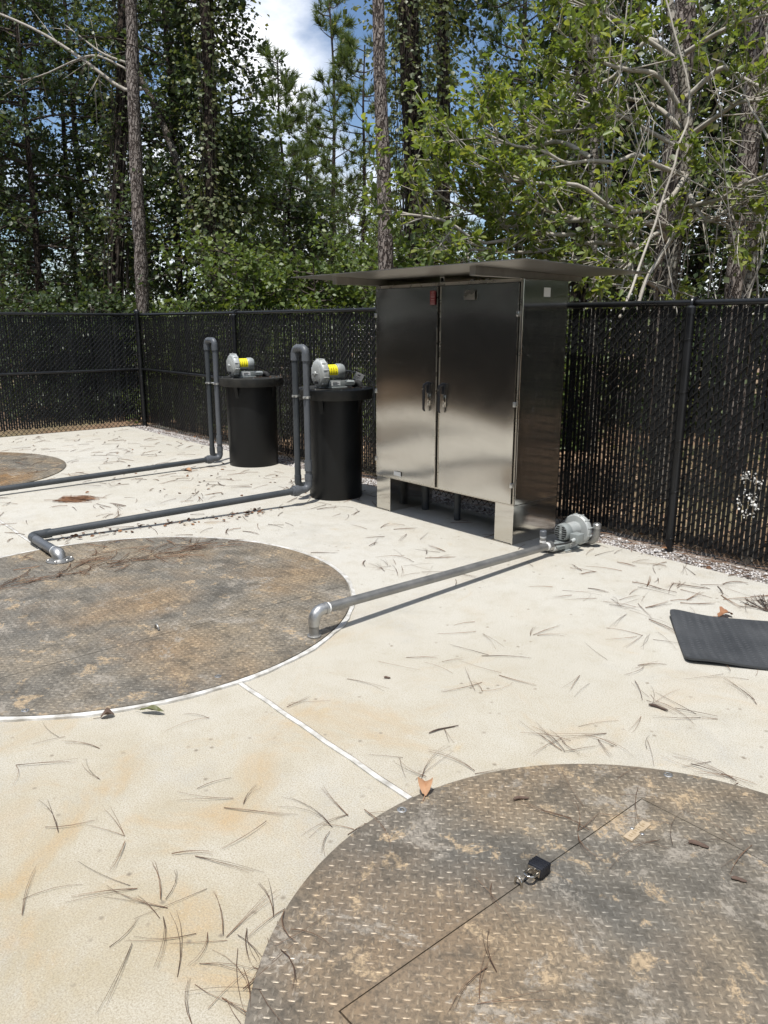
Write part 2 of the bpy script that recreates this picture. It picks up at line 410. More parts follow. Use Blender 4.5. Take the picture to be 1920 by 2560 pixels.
MAT['leaf_mid'] = leaf('mid_green_leaf', (0.085, 0.130, 0.036), (0.135, 0.190, 0.052), (0.215, 0.26, 0.085))
MAT['leaf_vine'] = leaf('vine_leaf', (0.095, 0.125, 0.055), (0.14, 0.17, 0.075), (0.225, 0.22, 0.115))
MAT['leaf_gloss'] = leaf('glossy_bay_leaf', (0.125, 0.18, 0.045), (0.20, 0.265, 0.065), (0.36, 0.38, 0.11), 0.44, 0.42, 0.4)
MAT['needle'] = leaf('pine_needle', (0.075, 0.115, 0.042), (0.115, 0.160, 0.056), (0.18, 0.215, 0.08), 0.38, 0.5, 0.35)

# ================================================================== THE SETTING
SOIL = -0.06
FY, FXC = 5.30, -12.45            # rear fence line, corner of the fence
SLAB = (-12.28, 4.5, -1.45, 4.93)
gm = MB(); gm.add([(-160, -160, SOIL), (160, -160, SOIL), (160, 160, SOIL), (-160, 160, SOIL)], [(0, 1, 2, 3)])
ground = part('ground', gm, MAT['soil'], smooth=False); ground['kind'] = 'structure'
sm_ = MB().box(SLAB[0], SLAB[1], SLAB[2], SLAB[3], -0.15, 0.0)
slab = part('concrete_slab', sm_, MAT['concrete'], smooth=False); slab['kind'] = 'structure'
gb = MB(); gb.add([(SLAB[0] - .4, SLAB[3] - .02, -0.035), (4.5, SLAB[3] - .02, -0.035), (4.5, FY + .12, -0.04), (SLAB[0] - .4, FY + .12, -0.04)], [(0, 1, 2, 3)])
gb.add([(SLAB[0] - .35, -1.4, -0.045), (SLAB[0] + .02, -1.4, -0.04), (SLAB[0] + .02, SLAB[3] - .02, -0.04), (SLAB[0] - .35, SLAB[3] - .02, -0.045)], [(0, 1, 2, 3)])
gbed = part('gravel_bed', gb, MAT['gravel_bed'], smooth=False); gbed['kind'] = 'structure'

MID = (-4.385, 1.602, 1.411); NEAR = (-0.685, 1.555, 1.077); FAR = (-9.75, 1.56, 1.45)
# white joint strips that run between the covers, and the white edging round the middle one
def strip(x0, x1, y, w=0.021, h=0.007):
    mb = MB(); n = 14; vs = []; fs = []
    for i in range(n + 1):
        x = x0 + (x1 - x0) * i / n; j = 0.0022 * math.sin(i * 1.7 + x0)
        vs += [(x, y - w / 2 + j, -0.01), (x, y - w / 2 + j, h), (x, y + w / 2 + j, h), (x, y + w / 2 + j, -0.01)]
    for i in range(n):
        a = i * 4
        fs += [(a, a + 4, a + 5, a + 1), (a + 1, a + 5, a + 6, a + 2), (a + 2, a + 6, a + 7, a + 3)]
    fs += [(0, 1, 2, 3), (n * 4 + 3, n * 4 + 2, n * 4 + 1, n * 4)]
    return mb.add(vs, fs)
part('joint_strip', strip(MID[0] + MID[2] + .03, NEAR[0] - NEAR[2] - .004, 1.615), MAT['joint'], slab, smooth=False)
part('joint_strip', strip(FAR[0] + FAR[2] + .004, MID[0] - MID[2] - .03, 1.60), MAT['joint'], slab, smooth=False)
for x0_, x1_, y_ in ((MID[0] + MID[2] + .03, NEAR[0] - NEAR[2] - .004, 1.615), (FAR[0] + FAR[2] + .004, MID[0] - MID[2] - .03, 1.60)):
    part('joint_gap', strip(x0_, x1_, y_ + .0150, .0065, .0022), MAT['gap_dirt'], slab, smooth=False)
ring = MB(); vs, fs = [], []
for k in range(160):
    a = 2 * math.pi * k / 160; w = 0.025 + 0.004 * math.sin(k * .9) + 0.002 * math.sin(k * 2.3)
    for (r, z) in ((MID[2] + .006, -.01), (MID[2] + .006, .009), (MID[2] + .010, .0125), (MID[2] + .006 + w, .010), (MID[2] + .008 + w, -.01)):
        vs.append((MID[0] + r * math.cos(a), MID[1] + r * math.sin(a), z))
for k in range(160):
    for j in range(4):
        a, b = k * 5 + j, ((k + 1) % 160) * 5 + j
        fs.append((a, a + 1, b + 1, b))
ring.add(vs, fs)
part('edge_strip', ring, MAT['joint'], slab)

# ------------------------------------------------------------------ tread plate covers
TP = 0.0365
def lugs(inside, cx, cy, rad, zt):
    """raised bars of the tread plate, alternating at +45 and -45 degrees"""
    n = int(rad / TP) + 2
    i, j = np.meshgrid(np.arange(-n, n + 1), np.arange(-n, n + 1)); i = i.ravel(); j = j.ravel()
    pa = np.stack([i * TP, j * TP], 1); pb = np.stack([(i + .5) * TP, (j + .5) * TP], 1)
    p = np.concatenate([pa, pb]); ang = np.concatenate([np.full(len(pa), math.pi / 4), np.full(len(pb), -math.pi / 4)])
    p = p + np.array([cx, cy]); ok = inside(p); p = p[ok]; ang = ang[ok]
    L, W, Hh = 0.0150, 0.0036, 0.0024
    prof = np.array([(-L, 0, 0), (-L * .45, -W, 0), (L * .45, -W, 0), (L, 0, 0), (L * .45, W, 0), (-L * .45, W, 0), (-L * .5, 0, Hh), (L * .5, 0, Hh)])
    fc = np.array([(0, 1, 6), (1, 2, 7), (1, 7, 6), (2, 3, 7), (3, 4, 7), (4, 5, 6), (4, 6, 7), (5, 0, 6)])
    c, s = np.cos(ang), np.sin(ang)
    wear = rng.uniform(.75, 1.1, len(p))
    x = p[:, :1] + prof[None, :, 0] * c[:, None] - prof[None, :, 1] * s[:, None]
    y = p[:, 1:] + prof[None, :, 0] * s[:, None] + prof[None, :, 1] * c[:, None]
    z = np.broadcast_to(prof[None, :, 2], x.shape) * wear[:, None] + zt
    v = np.stack([x, y, z], 2).reshape(-1, 3)
    f = (fc[None] + (np.arange(len(p)) * 8)[:, None, None]).reshape(-1, 3)
    return v, f

def bolt(parent, x, y, zt, r=0.017):
    mb = MB().lathe([(r, zt - .004), (r, zt + .002), (r * .8, zt + .0035), (r * .72, zt + .001)], 20, (x, y, 0))
    mb2 = MB().lathe([(r * .42, zt), (r * .42, zt + .0042), (r * .3, zt + .0052)], 6, (x, y, 0))
    b = part('bolt', mb, MAT['cast'], parent); part('bolt_head', mb2, MAT['chrome'], b, smooth=False)

ZT = 0.011
def seg_poly(cx, cy, r, x0, x1, n=60):
    """the slice of the disc between x0 and x1"""
    x0, x1 = max(x0, cx - r), min(x1, cx + r); pts = []
    xs = [x0 + (x1 - x0) * (0.5 - 0.5 * math.cos(math.pi * i / n)) for i in range(n + 1)]
    for x in xs: pts.append((x, cy - math.sqrt(max(0, r * r - (x - cx) ** 2))))
    for x in reversed(xs):
        y = cy + math.sqrt(max(0, r * r - (x - cx) ** 2))
        if abs(y - pts[-1][1]) > 1e-5 or abs(x - pts[-1][0]) > 1e-5: pts.append((x, y))
    if abs(pts[0][0] - pts[-1][0]) < 1e-6 and abs(pts[0][1] - pts[-1][1]) < 1e-5: pts.pop()
    return pts

def segmented_cover(C, label, mat, half, bolts):
    cx, cy, r = C
    t = thing('steel_cover', label, 'hatch cover', (cx, cy, 0), group='round tread plate covers')
    part('seat_ring', MB().lathe([(r - .004, .0005), (r - .004, .004), (0.02, .004)], 96, (cx, cy, 0)), MAT['gap'], t)
    for x0, x1 in ((cx - r, cx - half), (cx - half + .0035, cx + half), (cx + half + .0035, cx + r)):
        part('cover_plate', MB().poly(seg_poly(cx, cy, r, x0, x1), 0.001, ZT), mat, t, smooth=False)
    def inside(p):
        d = np.hypot(p[:, 0] - cx, p[:, 1] - cy) < r - .02
        for s in (-half + .003, half + .003): d &= np.abs(p[:, 0] - cx - s) > .013
        return d
    v, f = lugs(inside, cx, cy, r, ZT)
    npart('raised_tread', v, f, MAT['lug'] if mat is MAT['plate'] else MAT['lug_rusty'], t, kind='stuff')
    for b in bolts: bolt(t, b[0], b[1], ZT)
    return t
mid_cover = segmented_cover(MID, 'large round tread plate cover edged in white, with grey pipe elbow bolted on', MAT['plate'], 0.675,
                            [(-3.30, .77), (-3.06, 1.565), (-3.4, 2.5), (-5.5, .80), (-5.62, 2.1)])
# lifting eye beside the seam of the middle panel
eye = MB().tube([(-3.79 + .022 * math.cos(a), 1.59, ZT + .004 + .024 * math.sin(a)) for a in np.linspace(0, math.pi, 9)], 0.006, 8)
part('lifting_eye', eye, MAT['galv'], mid_cover)
far_cover = segmented_cover(FAR, 'rust-stained round tread plate cover beyond the first grey pipe', MAT['plate_rusty'], 0.68, [(-8.45, 1.5)])

# near cover: ring plate with a rectangular door
cx, cy, r = NEAR
near_cover = thing('steel_cover', 'round tread plate cover with padlocked rectangular door and worn nameplate', 'hatch cover', (cx, cy, 0), group='round tread plate covers')
part('seat_ring', MB().lathe([(r - .004, .0005), (r - .004, .004), (0.02, .004)], 96, (cx, cy, 0)), MAT['gap'], near_cover)
DX0, DX1, DY0, DY1 = -1.234, -0.136, 0.900, 2.232
ang = sorted(set([2 * math.pi * k / 120 for k in range(120)] + [math.atan2(y - cy, x - cx) % (2 * math.pi) for x in (DX0, DX1) for y in (DY0, DY1)]))
vs, fs = [], []
for a in ang:
    c, s = math.cos(a), math.sin(a)
    tx = ((DX1 if c > 0 else DX0) - cx) / c if abs(c) > 1e-9 else 1e9
    ty = ((DY1 if s > 0 else DY0) - cy) / s if abs(s) > 1e-9 else 1e9
    q = min(tx, ty)
    for (rr, z) in ((r, 0.001), (r, ZT - .001), (r - .002, ZT), (q, ZT), (q, 0.003)): vs.append((cx + rr * c, cy + rr * s, z))
n = len(ang)
for k in range(n):
    for j in range(4):
        a, b = k * 5 + j, ((k + 1) % n) * 5 + j
        fs.append((a, b, b + 1, a + 1))
part('cover_plate', MB().add(vs, fs), MAT['plate_near'], near_cover, smooth=False)
g = .0045
door = part('door', MB().box(DX0 + g, DX1 - g, DY0 + g, DY1 - g, .003, ZT + .001), MAT['plate_near'], near_cover, smooth=False)
def inside(p):
    d = np.hypot(p[:, 0] - cx, p[:, 1] - cy) < r - .018
    for X in (DX0, DX1): d &= ~((np.abs(p[:, 0] - X) < .014) & (p[:, 1] > DY0 - .014) & (p[:, 1] < DY1 + .014))
    for Y in (DY0, DY1): d &= ~((np.abs(p[:, 1] - Y) < .014) & (p[:, 0] > DX0 - .014) & (p[:, 0] < DX1 + .014))
    return d
v, f = lugs(inside, cx + .01, cy + .006, r, ZT + .0006)
npart('raised_tread', v, f, MAT['lug_near'], near_cover, kind='stuff')
for b in ((-1.728, 1.545), (-1.25, 2.435), (-.2, 2.49), (-1.3, .72)): bolt(near_cover, b[0], b[1], ZT)
# worn nameplate, waisted, with a rivet notch and rubbed lettering
npl = MB()
hw, hl = .0155, .062
outline = [(-hw, -hl), (hw, -hl), (hw, -.012), (hw - .006, -.006), (hw - .006, .006), (hw, .012), (hw, hl), (-hw, hl), (-hw, .012), (-hw + .006, .006), (-hw + .006, -.006), (-hw, -.012)]
M4 = Matrix.Translation((-1.142, 2.056, 0)) @ Matrix.Rotation(R(3), 4, 'Z')
npl.poly(outline, ZT + .001, ZT + .0065).xf(M4)
pl = part('nameplate', npl, MAT['brass'], near_cover, smooth=False, label='worn tan nameplate with rubbed lettering')
ink = MB()
for k in range(8):
    y = -.046 + k * .0125
    ink.box(-.006, .006 - .003 * (k % 2), y, y + .004 + .002 * (k % 3 == 0), ZT + .0066, ZT + .0072)
part('lettering', ink.xf(M4), MAT['faded_ink'], pl, smooth=False, kind='stuff')
for sx in (-1, 1):
    part('rivet', MB().lathe([(.006, ZT), (.006, ZT + .004), (.003, ZT + .006)], 10, (-1.142 + sx * .019, 2.056, 0)), MAT['cast'], near_cover)

# ------------------------------------------------------------------ padlock
lk = thing('padlock', 'black jacketed padlock lying on the seam of the cover door', 'padlock', (-1.226, 1.63, ZT))
ML = Matrix.Translation((-1.224, 1.648, ZT + .0235)) @ Matrix.Rotation(R(8), 4, 'Z') @ Matrix.Rotation(R(-9), 4, 'X')
body = part('lock_body', MB().box(-.0255, .0255, -.026, .030, -.016, .017, .006).xf(ML), MAT['lock_black'], lk)
for k in range(5):
    y = -.016 + k * .0095
    part('jacket_rib', MB().box(-.0268, .0268, y, y + .0042, -.0165, .0185, .0012).xf(ML), MAT['lock_black'], body)
part('lock_face', MB().box(-.021, .021, -.0285, -.0255, -.012, .013, .001).xf(ML), MAT['chrome'], lk)
sh = [(-.0145, -.02, 0), (-.0145, -.052, 0)] + [(-.0145 * math.cos(t), -.052 - .0145 * math.sin(t), 0) for t in np.linspace(.2, math.pi - .2, 9)] + [(.0145, -.052, 0), (.0145, -.02, 0)]
part('shackle', MB().tube(sh, .0045, 10).xf(ML), MAT['chrome'], lk)
st = [(-1.243 + .0, 1.565, ZT + .002)] + [(-1.243 + .012 - .012 * math.cos(a), 1.565, ZT + .012 + .016 * math.sin(a)) for a in np.linspace(0, math.pi, 9)] + [(-1.219, 1.565, ZT + .002)]
part('hasp_staple', MB().tube(st, .0042, 8), MAT['chrome'], near_cover)

# ------------------------------------------------------------------ fences
def fence(name, label, axis, fixed, a0, a1, in0, in1, posts, corner, midrail, zslat=0.03):
    """axis 'X': runs along X at Y = fixed; axis 'Y': runs along Y at X = fixed. posts stand on the slab side."""
    P3 = (lambda a, o, z: (a, fixed - o, z)) if axis == 'X' else (lambda a, o, z: (fixed + o, a, z))
    t = thing(name, label, 'fence', P3(a0, 0, SOIL))
    part('top_rail', MB().tube([P3(a0, 0.01, 1.775), P3(a1, 0.01, 1.775)], .0215, 14), MAT['black_fence'], t)
    if midrail:
        part('middle_rail', MB().tube([P3(midrail[0], .022, .905), P3(midrail[1], .022, .905)], .021, 12), MAT['black_fence'], t)
    for a in posts:
        c = a in corner; rr = .040 if c else .031
        po = part('post', MB().lathe([(rr, SOIL - .1), (rr, 1.80 if c else 1.735), (rr * .6, 1.81 if c else 1.738)], 16, P3(a, .058, 0)), MAT['black_fence'], t)
        if c: part('post_cap', MB().lathe([(rr + .006, 1.79), (rr + .006, 1.825), (rr * .8, 1.85), (rr * .3, 1.862)], 16, P3(a, .058, 0)), MAT['black_fence'], po)
        else:
            cap = MB().lathe([(rr + .005, 1.70), (rr + .005, 1.742), (rr * .7, 1.755)], 16, P3(a, .058, 0))
            cap.tube([P3(a, .058, 1.74)] + [P3(a, .0105 + .047 * math.cos(b), 1.775 + .03 * math.sin(b)) for b in np.linspace(0, math.pi * .9, 6)], .012, 8)
            part('loop_cap', cap, MAT['black_fence'], po)
        for z in (.06, .42, .80, 1.15, 1.52):
            part('tie_wire', MB().tube([P3(a + (rr + .004) * math.cos(b), .058 + (rr + .004) * math.sin(b), z + .01 * math.cos(b)) for b in np.linspace(-.9, math.pi + .9, 10)] + [P3(a - rr - .05, -.004, z - .012)], .0032, 6), MAT['black_fence'], po)
    # slats: one mesh shared by all
    sl = MB().box(-.0135, .0135, -.0011, .0011, zslat, 1.745)
    sl.v = [(p[0], p[1], p[2]) for p in sl.v]
    me = bpy.data.meshes.new('slat'); me.from_pydata(sl.v, [], sl.f); me.update(); me.materials.append(MAT['slat'])
    pitch = .0365; k0 = int(math.floor((a1 - a0) / pitch)); rest = MB()
    for k in range(k0):
        a = a0 + (k + .6) * pitch; sk = random.gauss(0, .0022); tl = random.gauss(0, .0013)
        if in0 <= a <= in1:
            o = bpy.data.objects.new('slat', me); COL.objects.link(o); o.parent = t
            w = Vector(P3(a + sk, 0, 0)) - t.location
            o.location = (w.x, w.y, w.z + random.uniform(-.012, .012))
            o.rotation_euler = ((0, tl, 0) if axis == 'X' else (-tl, 0, R(90)))
            if axis == 'X': o.rotation_euler = (0, tl, random.gauss(0, .10))
            else: o.rotation_euler = (-tl, 0, R(90) + random.gauss(0, .12))
        else:
            if axis == 'X': rest.box(a - .0145, a + .0145, fixed - .003, fixed + .003, zslat, 1.745)
            else: rest.box(fixed - .003, fixed + .003, a - .0145, a + .0145, zslat, 1.745)
    if rest.v: part('slat_bank', rest, MAT['slat'], t, smooth=False, kind='stuff')
    # chain link wires: rising strands in front of the slats, falling ones behind
    z0, z1 = -.035, 1.79; W = .073; wr = .0033
    v, f = [], []
    def wire(p, q):
        p, q = np.array(p), np.array(q); d = q - p; d /= np.linalg.norm(d)
        s1 = np.cross(d, [0, 0, 1.]); s1 /= np.linalg.norm(s1); s2 = np.cross(d, s1); o = len(v)
        for e in (p, q):
            for (c, s) in ((1, 0), (0, 1), (-1, 0), (0, -1)): v.append(e + (s1 * c + s2 * s) * wr)
        for k in range(4): f.append((o + k, o + (k + 1) % 4, o + 4 + (k + 1) % 4, o + 4 + k))
    hgt = z1 - z0
    for sgn, off in ((1, .0065), (-1, -.0065)):
        s = a0 - hgt - W
        while s < a1 + hgt:
            s += W
            e0, e1 = (s, s + sgn * hgt)
            lo, hi = (0.0, 1.0)
            # clip to the panel
            ta, tb = (a0 - e0) / (e1 - e0), (a1 - e0) / (e1 - e0)
            lo, hi = max(0, min(ta, tb)), min(1, max(ta, tb))
            if hi - lo < .01: continue
            wire(P3(e0 + (e1 - e0) * lo, off, z0 + hgt * lo), P3(e0 + (e1 - e0) * hi, off, z0 + hgt * hi))
            if hi > .999: # twisted ends above the rail
                x = e1; wire(P3(x, off, z1), P3(x + sgn * .018, off + random.uniform(-.008, .008), z1 + random.uniform(.02, .036)))
    npart('chain_link', np.array(v), np.array(f), MAT['wire'], t, kind='stuff')
    # weave knuckles
    ks = []
    a = a0; i = 0
    while a < a1:
        if axis == 'Y' or a > -7.2:
            for j in range(25):
                z = z0 + .0365 * (2 * j + (i % 2)) + .01
                if z < z1: ks.append(P3(a, .0085, z))
        a += .0365; i += 1
    ks = np.array(ks); h = np.array([(-.0045, 0, 0), (.0045, 0, 0), (0, -.003, 0), (0, .003, 0), (0, 0, -.009), (0, 0, .009)])
    fo = np.array([(0, 2, 5), (2, 1, 5), (1, 3, 5), (3, 0, 5), (2, 0, 4), (1, 2, 4), (3, 1, 4), (0, 3, 4)])
    vv = (ks[:, None] + h[None]).reshape(-1, 3); ff = (fo[None] + (np.arange(len(ks)) * 6)[:, None, None]).reshape(-1, 3)
    npart('weave_knuckle', vv, ff, MAT['wire'], t, kind='stuff')
    return t
fence('chain_link_fence', 'long black slatted chain link fence behind the drums and steel cabinet', 'X', FY, FXC, 1.3, -12.5, -1.75,
      (-9.25, -6.05, -2.86, .3), (), (FXC, -9.25))
fence('chain_link_fence', 'black slatted chain link fence with middle rail meeting the corner post', 'Y', FXC, 1.9, FY, 2.2, 5.4,
      (FY - .045,), (FY - .045,), (1.9, FY), .07)

fence('chain_link_fence', 'black slatted chain link fence behind the viewer, mirrored in the steel doors', 'X', -1.75, FXC, 4.3, 50, 50,
      (-9.25, -6.05, -2.86, .3, 3.4), (), None)
# ------------------------------------------------------------------ gravel along the fence
def gravel(n, x0, x1, y0, y1):
    p = np.stack([rng.uniform(x0, x1, n), rng.uniform(y0, y1, n), np.full(n, -.038)], 1)
    h = np.array([(-1, 0, 0), (1, 0, 0), (0, -1, 0), (0, 1, 0), (0, 0, -.5), (0, 0, .7)], float)
    s = rng.uniform(.006, .016, (n, 1, 1)); a = rng.uniform(0, 6.28, n)
    q = h[None] * s * rng.uniform(.6, 1.3, (n, 6, 3))
    x = q[:, :, 0] * np.cos(a)[:, None] - q[:, :, 1] * np.sin(a)[:, None]; y = q[:, :, 0] * np.sin(a)[:, None] + q[:, :, 1] * np.cos(a)[:, None]
    v = np.stack([x, y, q[:, :, 2]], 2) + p[:, None]
    v[:, :, 2] += rng.uniform(0, .012, (n, 1))
    fo = np.array([(0, 2, 5), (2, 1, 5), (1, 3, 5), (3, 0, 5), (2, 0, 4), (1, 2, 4), (3, 1, 4), (0, 3, 4)])
    return v.reshape(-1, 3), (fo[None] + (np.arange(n) * 6)[:, None, None]).reshape(-1, 3)
va, fa = gravel(9000, -12.4, -1.6, 4.94, 5.24)
go = npart('gravel', va, fa, MAT['gravel'], kind='stuff'); go['label'] = 'pale grey gravel strip between slab and fence'; go['category'] = 'gravel'

# ================================================================== STEEL CABINET
CX0, CX1, CY0, CY1, CZ0, CZ1 = -5.25, -3.646, 4.363, 4.885, 0.305, 1.94
cab = thing('electrical_cabinet', 'tall brushed stainless steel two door cabinet under a flat canopy', 'cabinet', (CX0, CY0, 0))
part('cabinet_body', MB().box(CX0, CX1, CY0 + .012, CY1, CZ0, CZ1, .003), MAT['steel_side'], cab, smooth=False)
# thin rim that frames the doors
rim = MB()
rim.box(CX0, CX1, CY0 - .004, CY0 + .012, CZ1 - .022, CZ1 + .001); rim.box(CX0, CX1, CY0 - .004, CY0 + .012, CZ0 - .001, CZ0 + .010)
rim.box(CX0, CX0 + .012, CY0 - .004, CY0 + .012, CZ0 + .010, CZ1 - .022); rim.box(CX1 - .012, CX1, CY0 - .004, CY0 + .012, CZ0 + .010, CZ1 - .022)
part('door_frame', rim, MAT['steel_edge'], cab, smooth=False)
part('door_gap', MB().box(CX0 + .012, CX1 - .012, CY0 + .004, CY0 + .011, CZ0 + .010, CZ1 - .022), MAT['gap'], cab, smooth=False)
SEAM = -4.463
def cabinet_door(x0, x1):
    """slightly bowed sheet with folded edges"""
    nx, nz_ = 20, 28; vs, fs = [], []; zc = .95
    z0, z1 = CZ0 + .013, CZ1 - .027
    for j in range(nz_ + 1):
        for i in range(nx + 1):
            x = x0 + (x1 - x0) * i / nx; z = z0 + (z1 - z0) * j / nz_
            w = 1 - ((x - SEAM) / .80) ** 2
            edge = min(i, nx - i, 2) / 2 * min(j, nz_ - j, 2) / 2
            y = CY0 - .016 + (.0075 - .0105 * w) * (z - zc) * edge - .0012 * edge * math.sin(z * 5.1 + x * 2.3)
            vs.append((x, y, z))
    for j in range(nz_):
        for i in range(nx):
            a = j * (nx + 1) + i; fs.append((a, a + 1, a + nx + 2, a + nx + 1))
    m = MB().add(vs, fs)
    e = [(x0, CY0 - .016), (x1, CY0 - .016)]
    # folded edges
    y0, y1 = CY0 - .016, CY0 + .003
    m.add([(x0, y0, z0), (x1, y0, z0), (x1, y1, z0), (x0, y1, z0)], [(3, 2, 1, 0)])
    m.add([(x0, y0, z1), (x1, y0, z1), (x1, y1, z1), (x0, y1, z1)], [(0, 1, 2, 3)])
    m.add([(x0, y0, z0), (x0, y0, z1), (x0, y1, z1), (x0, y1, z0)], [(0, 1, 2, 3)])
    m.add([(x1, y0, z0), (x1, y0, z1), (x1, y1, z1), (x1, y1, z0)], [(3, 2, 1, 0)])
    return m
doors = []
for x0, x1 in ((CX0 + .016, SEAM - .012), (SEAM + .012, CX1 - .02)):
    doors.append(part('door', cabinet_door(x0, x1), MAT['steel'], cab))
YD = CY0 - .0175
# bright folded edges beside the middle seam
part('door_edge', MB().box(SEAM - .020, SEAM - .0125, YD - .0035, YD + .006, CZ0 + .014, CZ1 - .03), MAT['steel_edge'], doors[0], smooth=False)
part('door_edge', MB().box(SEAM + .0125, SEAM + .018, YD - .003, YD + .006, CZ0 + .014, CZ1 - .03), MAT['steel_edge'], doors[1], smooth=False)
for d, hx in ((doors[0], -4.588), (doors[1], -4.412)):
    h = MB().box(hx - .002, hx + .034, YD - .012, YD + .002, 1.085, 1.175, .004)
    h.tube([(hx + .026, YD - .012, 1.158), (hx + .018, YD - .026, 1.16), (hx + .006, YD - .034, 1.150), (hx, YD - .036, 1.125), (hx, YD - .036, 1.03), (hx, YD - .036, .955), (hx + .003, YD - .026, .940)], [.011, .012, .0125, .0125, .011, .010, .007], 10)
    hd = part('handle', h, MAT['lock_black'], d)
    part('lock_cylinder', MB().lathe([(.006, YD - .0505), (.006, YD - .047), (.0075, YD - .045)], 12, (hx, 0, 1.12), 'Y'), MAT['chrome'], hd)
    part('handle_plate', MB().box(hx + .012, hx + .040, YD - .004, YD + .001, .985, 1.082, .0015), MAT['steel'], d)
    part('screw', MB().lathe([(.004, YD - .008), (.004, YD - .003)], 8, (hx + .026, 0, 1.072), 'Y'), MAT['chrome'], hd)
for d, x, zs in ((doors[1], CX1 - .020, (1.70, 1.06, .46)), (doors[0], CX0 + .012, (1.70, 1.06, .46))):
    for z in zs: part('hinge', MB().box(x - .008, x + .012, CY0 - .024, CY0 - .006, z - .018, z + .018, .002), MAT['clamp'], d)
# labels
wl_ = part('warning_label', MB().box(-4.553, -4.493, YD - .0125, YD - .0118, 1.775, 1.882), MAT['red'], doors[0], smooth=False, label='red warning label with pale print')
pr = MB()
for z, w, hh in ((1.872, .017, .0042), (1.860, .014, .0018), (1.853, .020, .0018), (1.846, .018, .0018), (1.838, .022, .003), (1.829, .019, .003), (1.816, .019, .0036), (1.808, .016, .0016), (1.801, .021, .0016), (1.795, .023, .0016), (1.788, .022, .0028), (1.780, .024, .0032)):
    pr.box(-4.523 - w, -4.523 + w, YD - .0134, YD - .0127, z - hh / 2, z + hh / 2)
part('label_print', pr, MAT['red_ink'], wl_, smooth=False, kind='stuff')
part('data_plate', MB().box(-4.185, -4.075, YD - .0135, YD - .0115, 1.805, 1.875), MAT['steel_edge'], doors[1], smooth=False)
sl_ = part('maker_label', MB().box(-4.985, -4.895, YD + .0005 + .004, YD + .0062, .345, .382), MAT['white'], doors[0], smooth=False)
sl_.location.y -= .0125
pr = MB().box(-4.945, -4.905, YD - .0002, YD + .0004, .368, .373).box(-4.945, -4.912, YD - .0002, YD + .0004, .356, .361)
pr.tube([(-4.966 + .0105 * math.cos(a), YD + .0, .3635 + .0105 * math.sin(a)) for a in np.linspace(0, 6.1, 14)], .0011, 5)
p_ = part('label_print', pr, MAT['ink_grey'], sl_, smooth=False, kind='stuff'); p_.location.y += .004
part('side_label', MB().box(CX1 + .0004, CX1 + .0014, 4.60, 4.675, 1.82, 1.885), MAT['white'], cab, smooth=False)
# legs and what hangs below the cabinet floor
for x0, x1 in ((CX0, CX0 + .185), (CX1 - .185, CX1)):
    part('leg', MB().box(x0 + .001, x1 - .001, CY0 + .001, CY1 - .001, 0.0, CZ0 - .0015, .002), MAT['steel_side'], cab, smooth=False)
    part('foot_plate', MB().box(x0 - .012, x1 - .02, CY0 - .008, CY1 - .03, 0.0005, .006), MAT['steel_edge'], cab, smooth=False)
for cxx, cyy, rr in ((-4.92, 4.66, .034), (-4.46, 4.60, .028)):
    part('conduit', MB().lathe([(rr, 0), (rr, .23), (rr * 1.25, .235), (rr * 1.25, .303)], 16, (cxx, cyy, 0)), MAT['pvc_dark'], cab)
# canopy
RX0, RX1, RY0, RY1 = -5.63, -3.12, 3.75, 5.12
def roof_z(y): return 2.006 - (y - RY0) / (RY1 - RY0) * .028
rf = MB()
vs = []
for x in (RX0, RX1):
    for y in (RY0, RY1): vs += [(x, y, roof_z(y)), (x, y, roof_z(y) + .005)]
rf.add(vs, [(0, 4, 6, 2), (1, 3, 7, 5), (0, 1, 5, 4), (2, 6, 7, 3), (0, 2, 3, 1), (4, 5, 7, 6)])
roof = part('canopy', rf, MAT['steel_matte'], cab, smooth=False)
for x0, x1 in ((-5.25, -5.20), (-3.72, -3.665)):
    bm_ = MB(); ya, yb = 3.90, 5.07
    vs = [(x, y, z) for y in (ya, yb) for (x, z) in ((x0, CZ1 + .0025), (x1, CZ1 + .0025), (x1, roof_z(y) - .0015), (x0, roof_z(y) - .0015))]
    bm_.add(vs, [(0, 1, 2, 3), (7, 6, 5, 4), (0, 4, 5, 1), (1, 5, 6, 2), (2, 6, 7, 3), (3, 7, 4, 0)])
    part('canopy_beam', bm_, MAT['steel_matte'], roof, smooth=False)
tb = MB().box(-4.485, -4.44, 4.375, 5.0, CZ1 + .0025, CZ1 + .008).box(-4.485, -4.44, 4.375, 5.0, CZ1 + .040, CZ1 + .045).box(-4.485, -4.480, 4.375, 5.0, CZ1 + .008, CZ1 + .040).box(-4.445, -4.44, 4.375, 5.0, CZ1 + .008, CZ1 + .040)
part('canopy_beam', tb, MAT['steel'], roof, smooth=False)
for x in (-4.235, -4.08):
    part('bolt', MB().box(x - .014, x + .014, 4.47, 4.50, CZ1 + .001, CZ1 + .022, .004).lathe([(.006, 4.455), (.006, 4.475)], 8, (x, 0, CZ1 + .011), 'Y'), MAT['clamp'], cab)

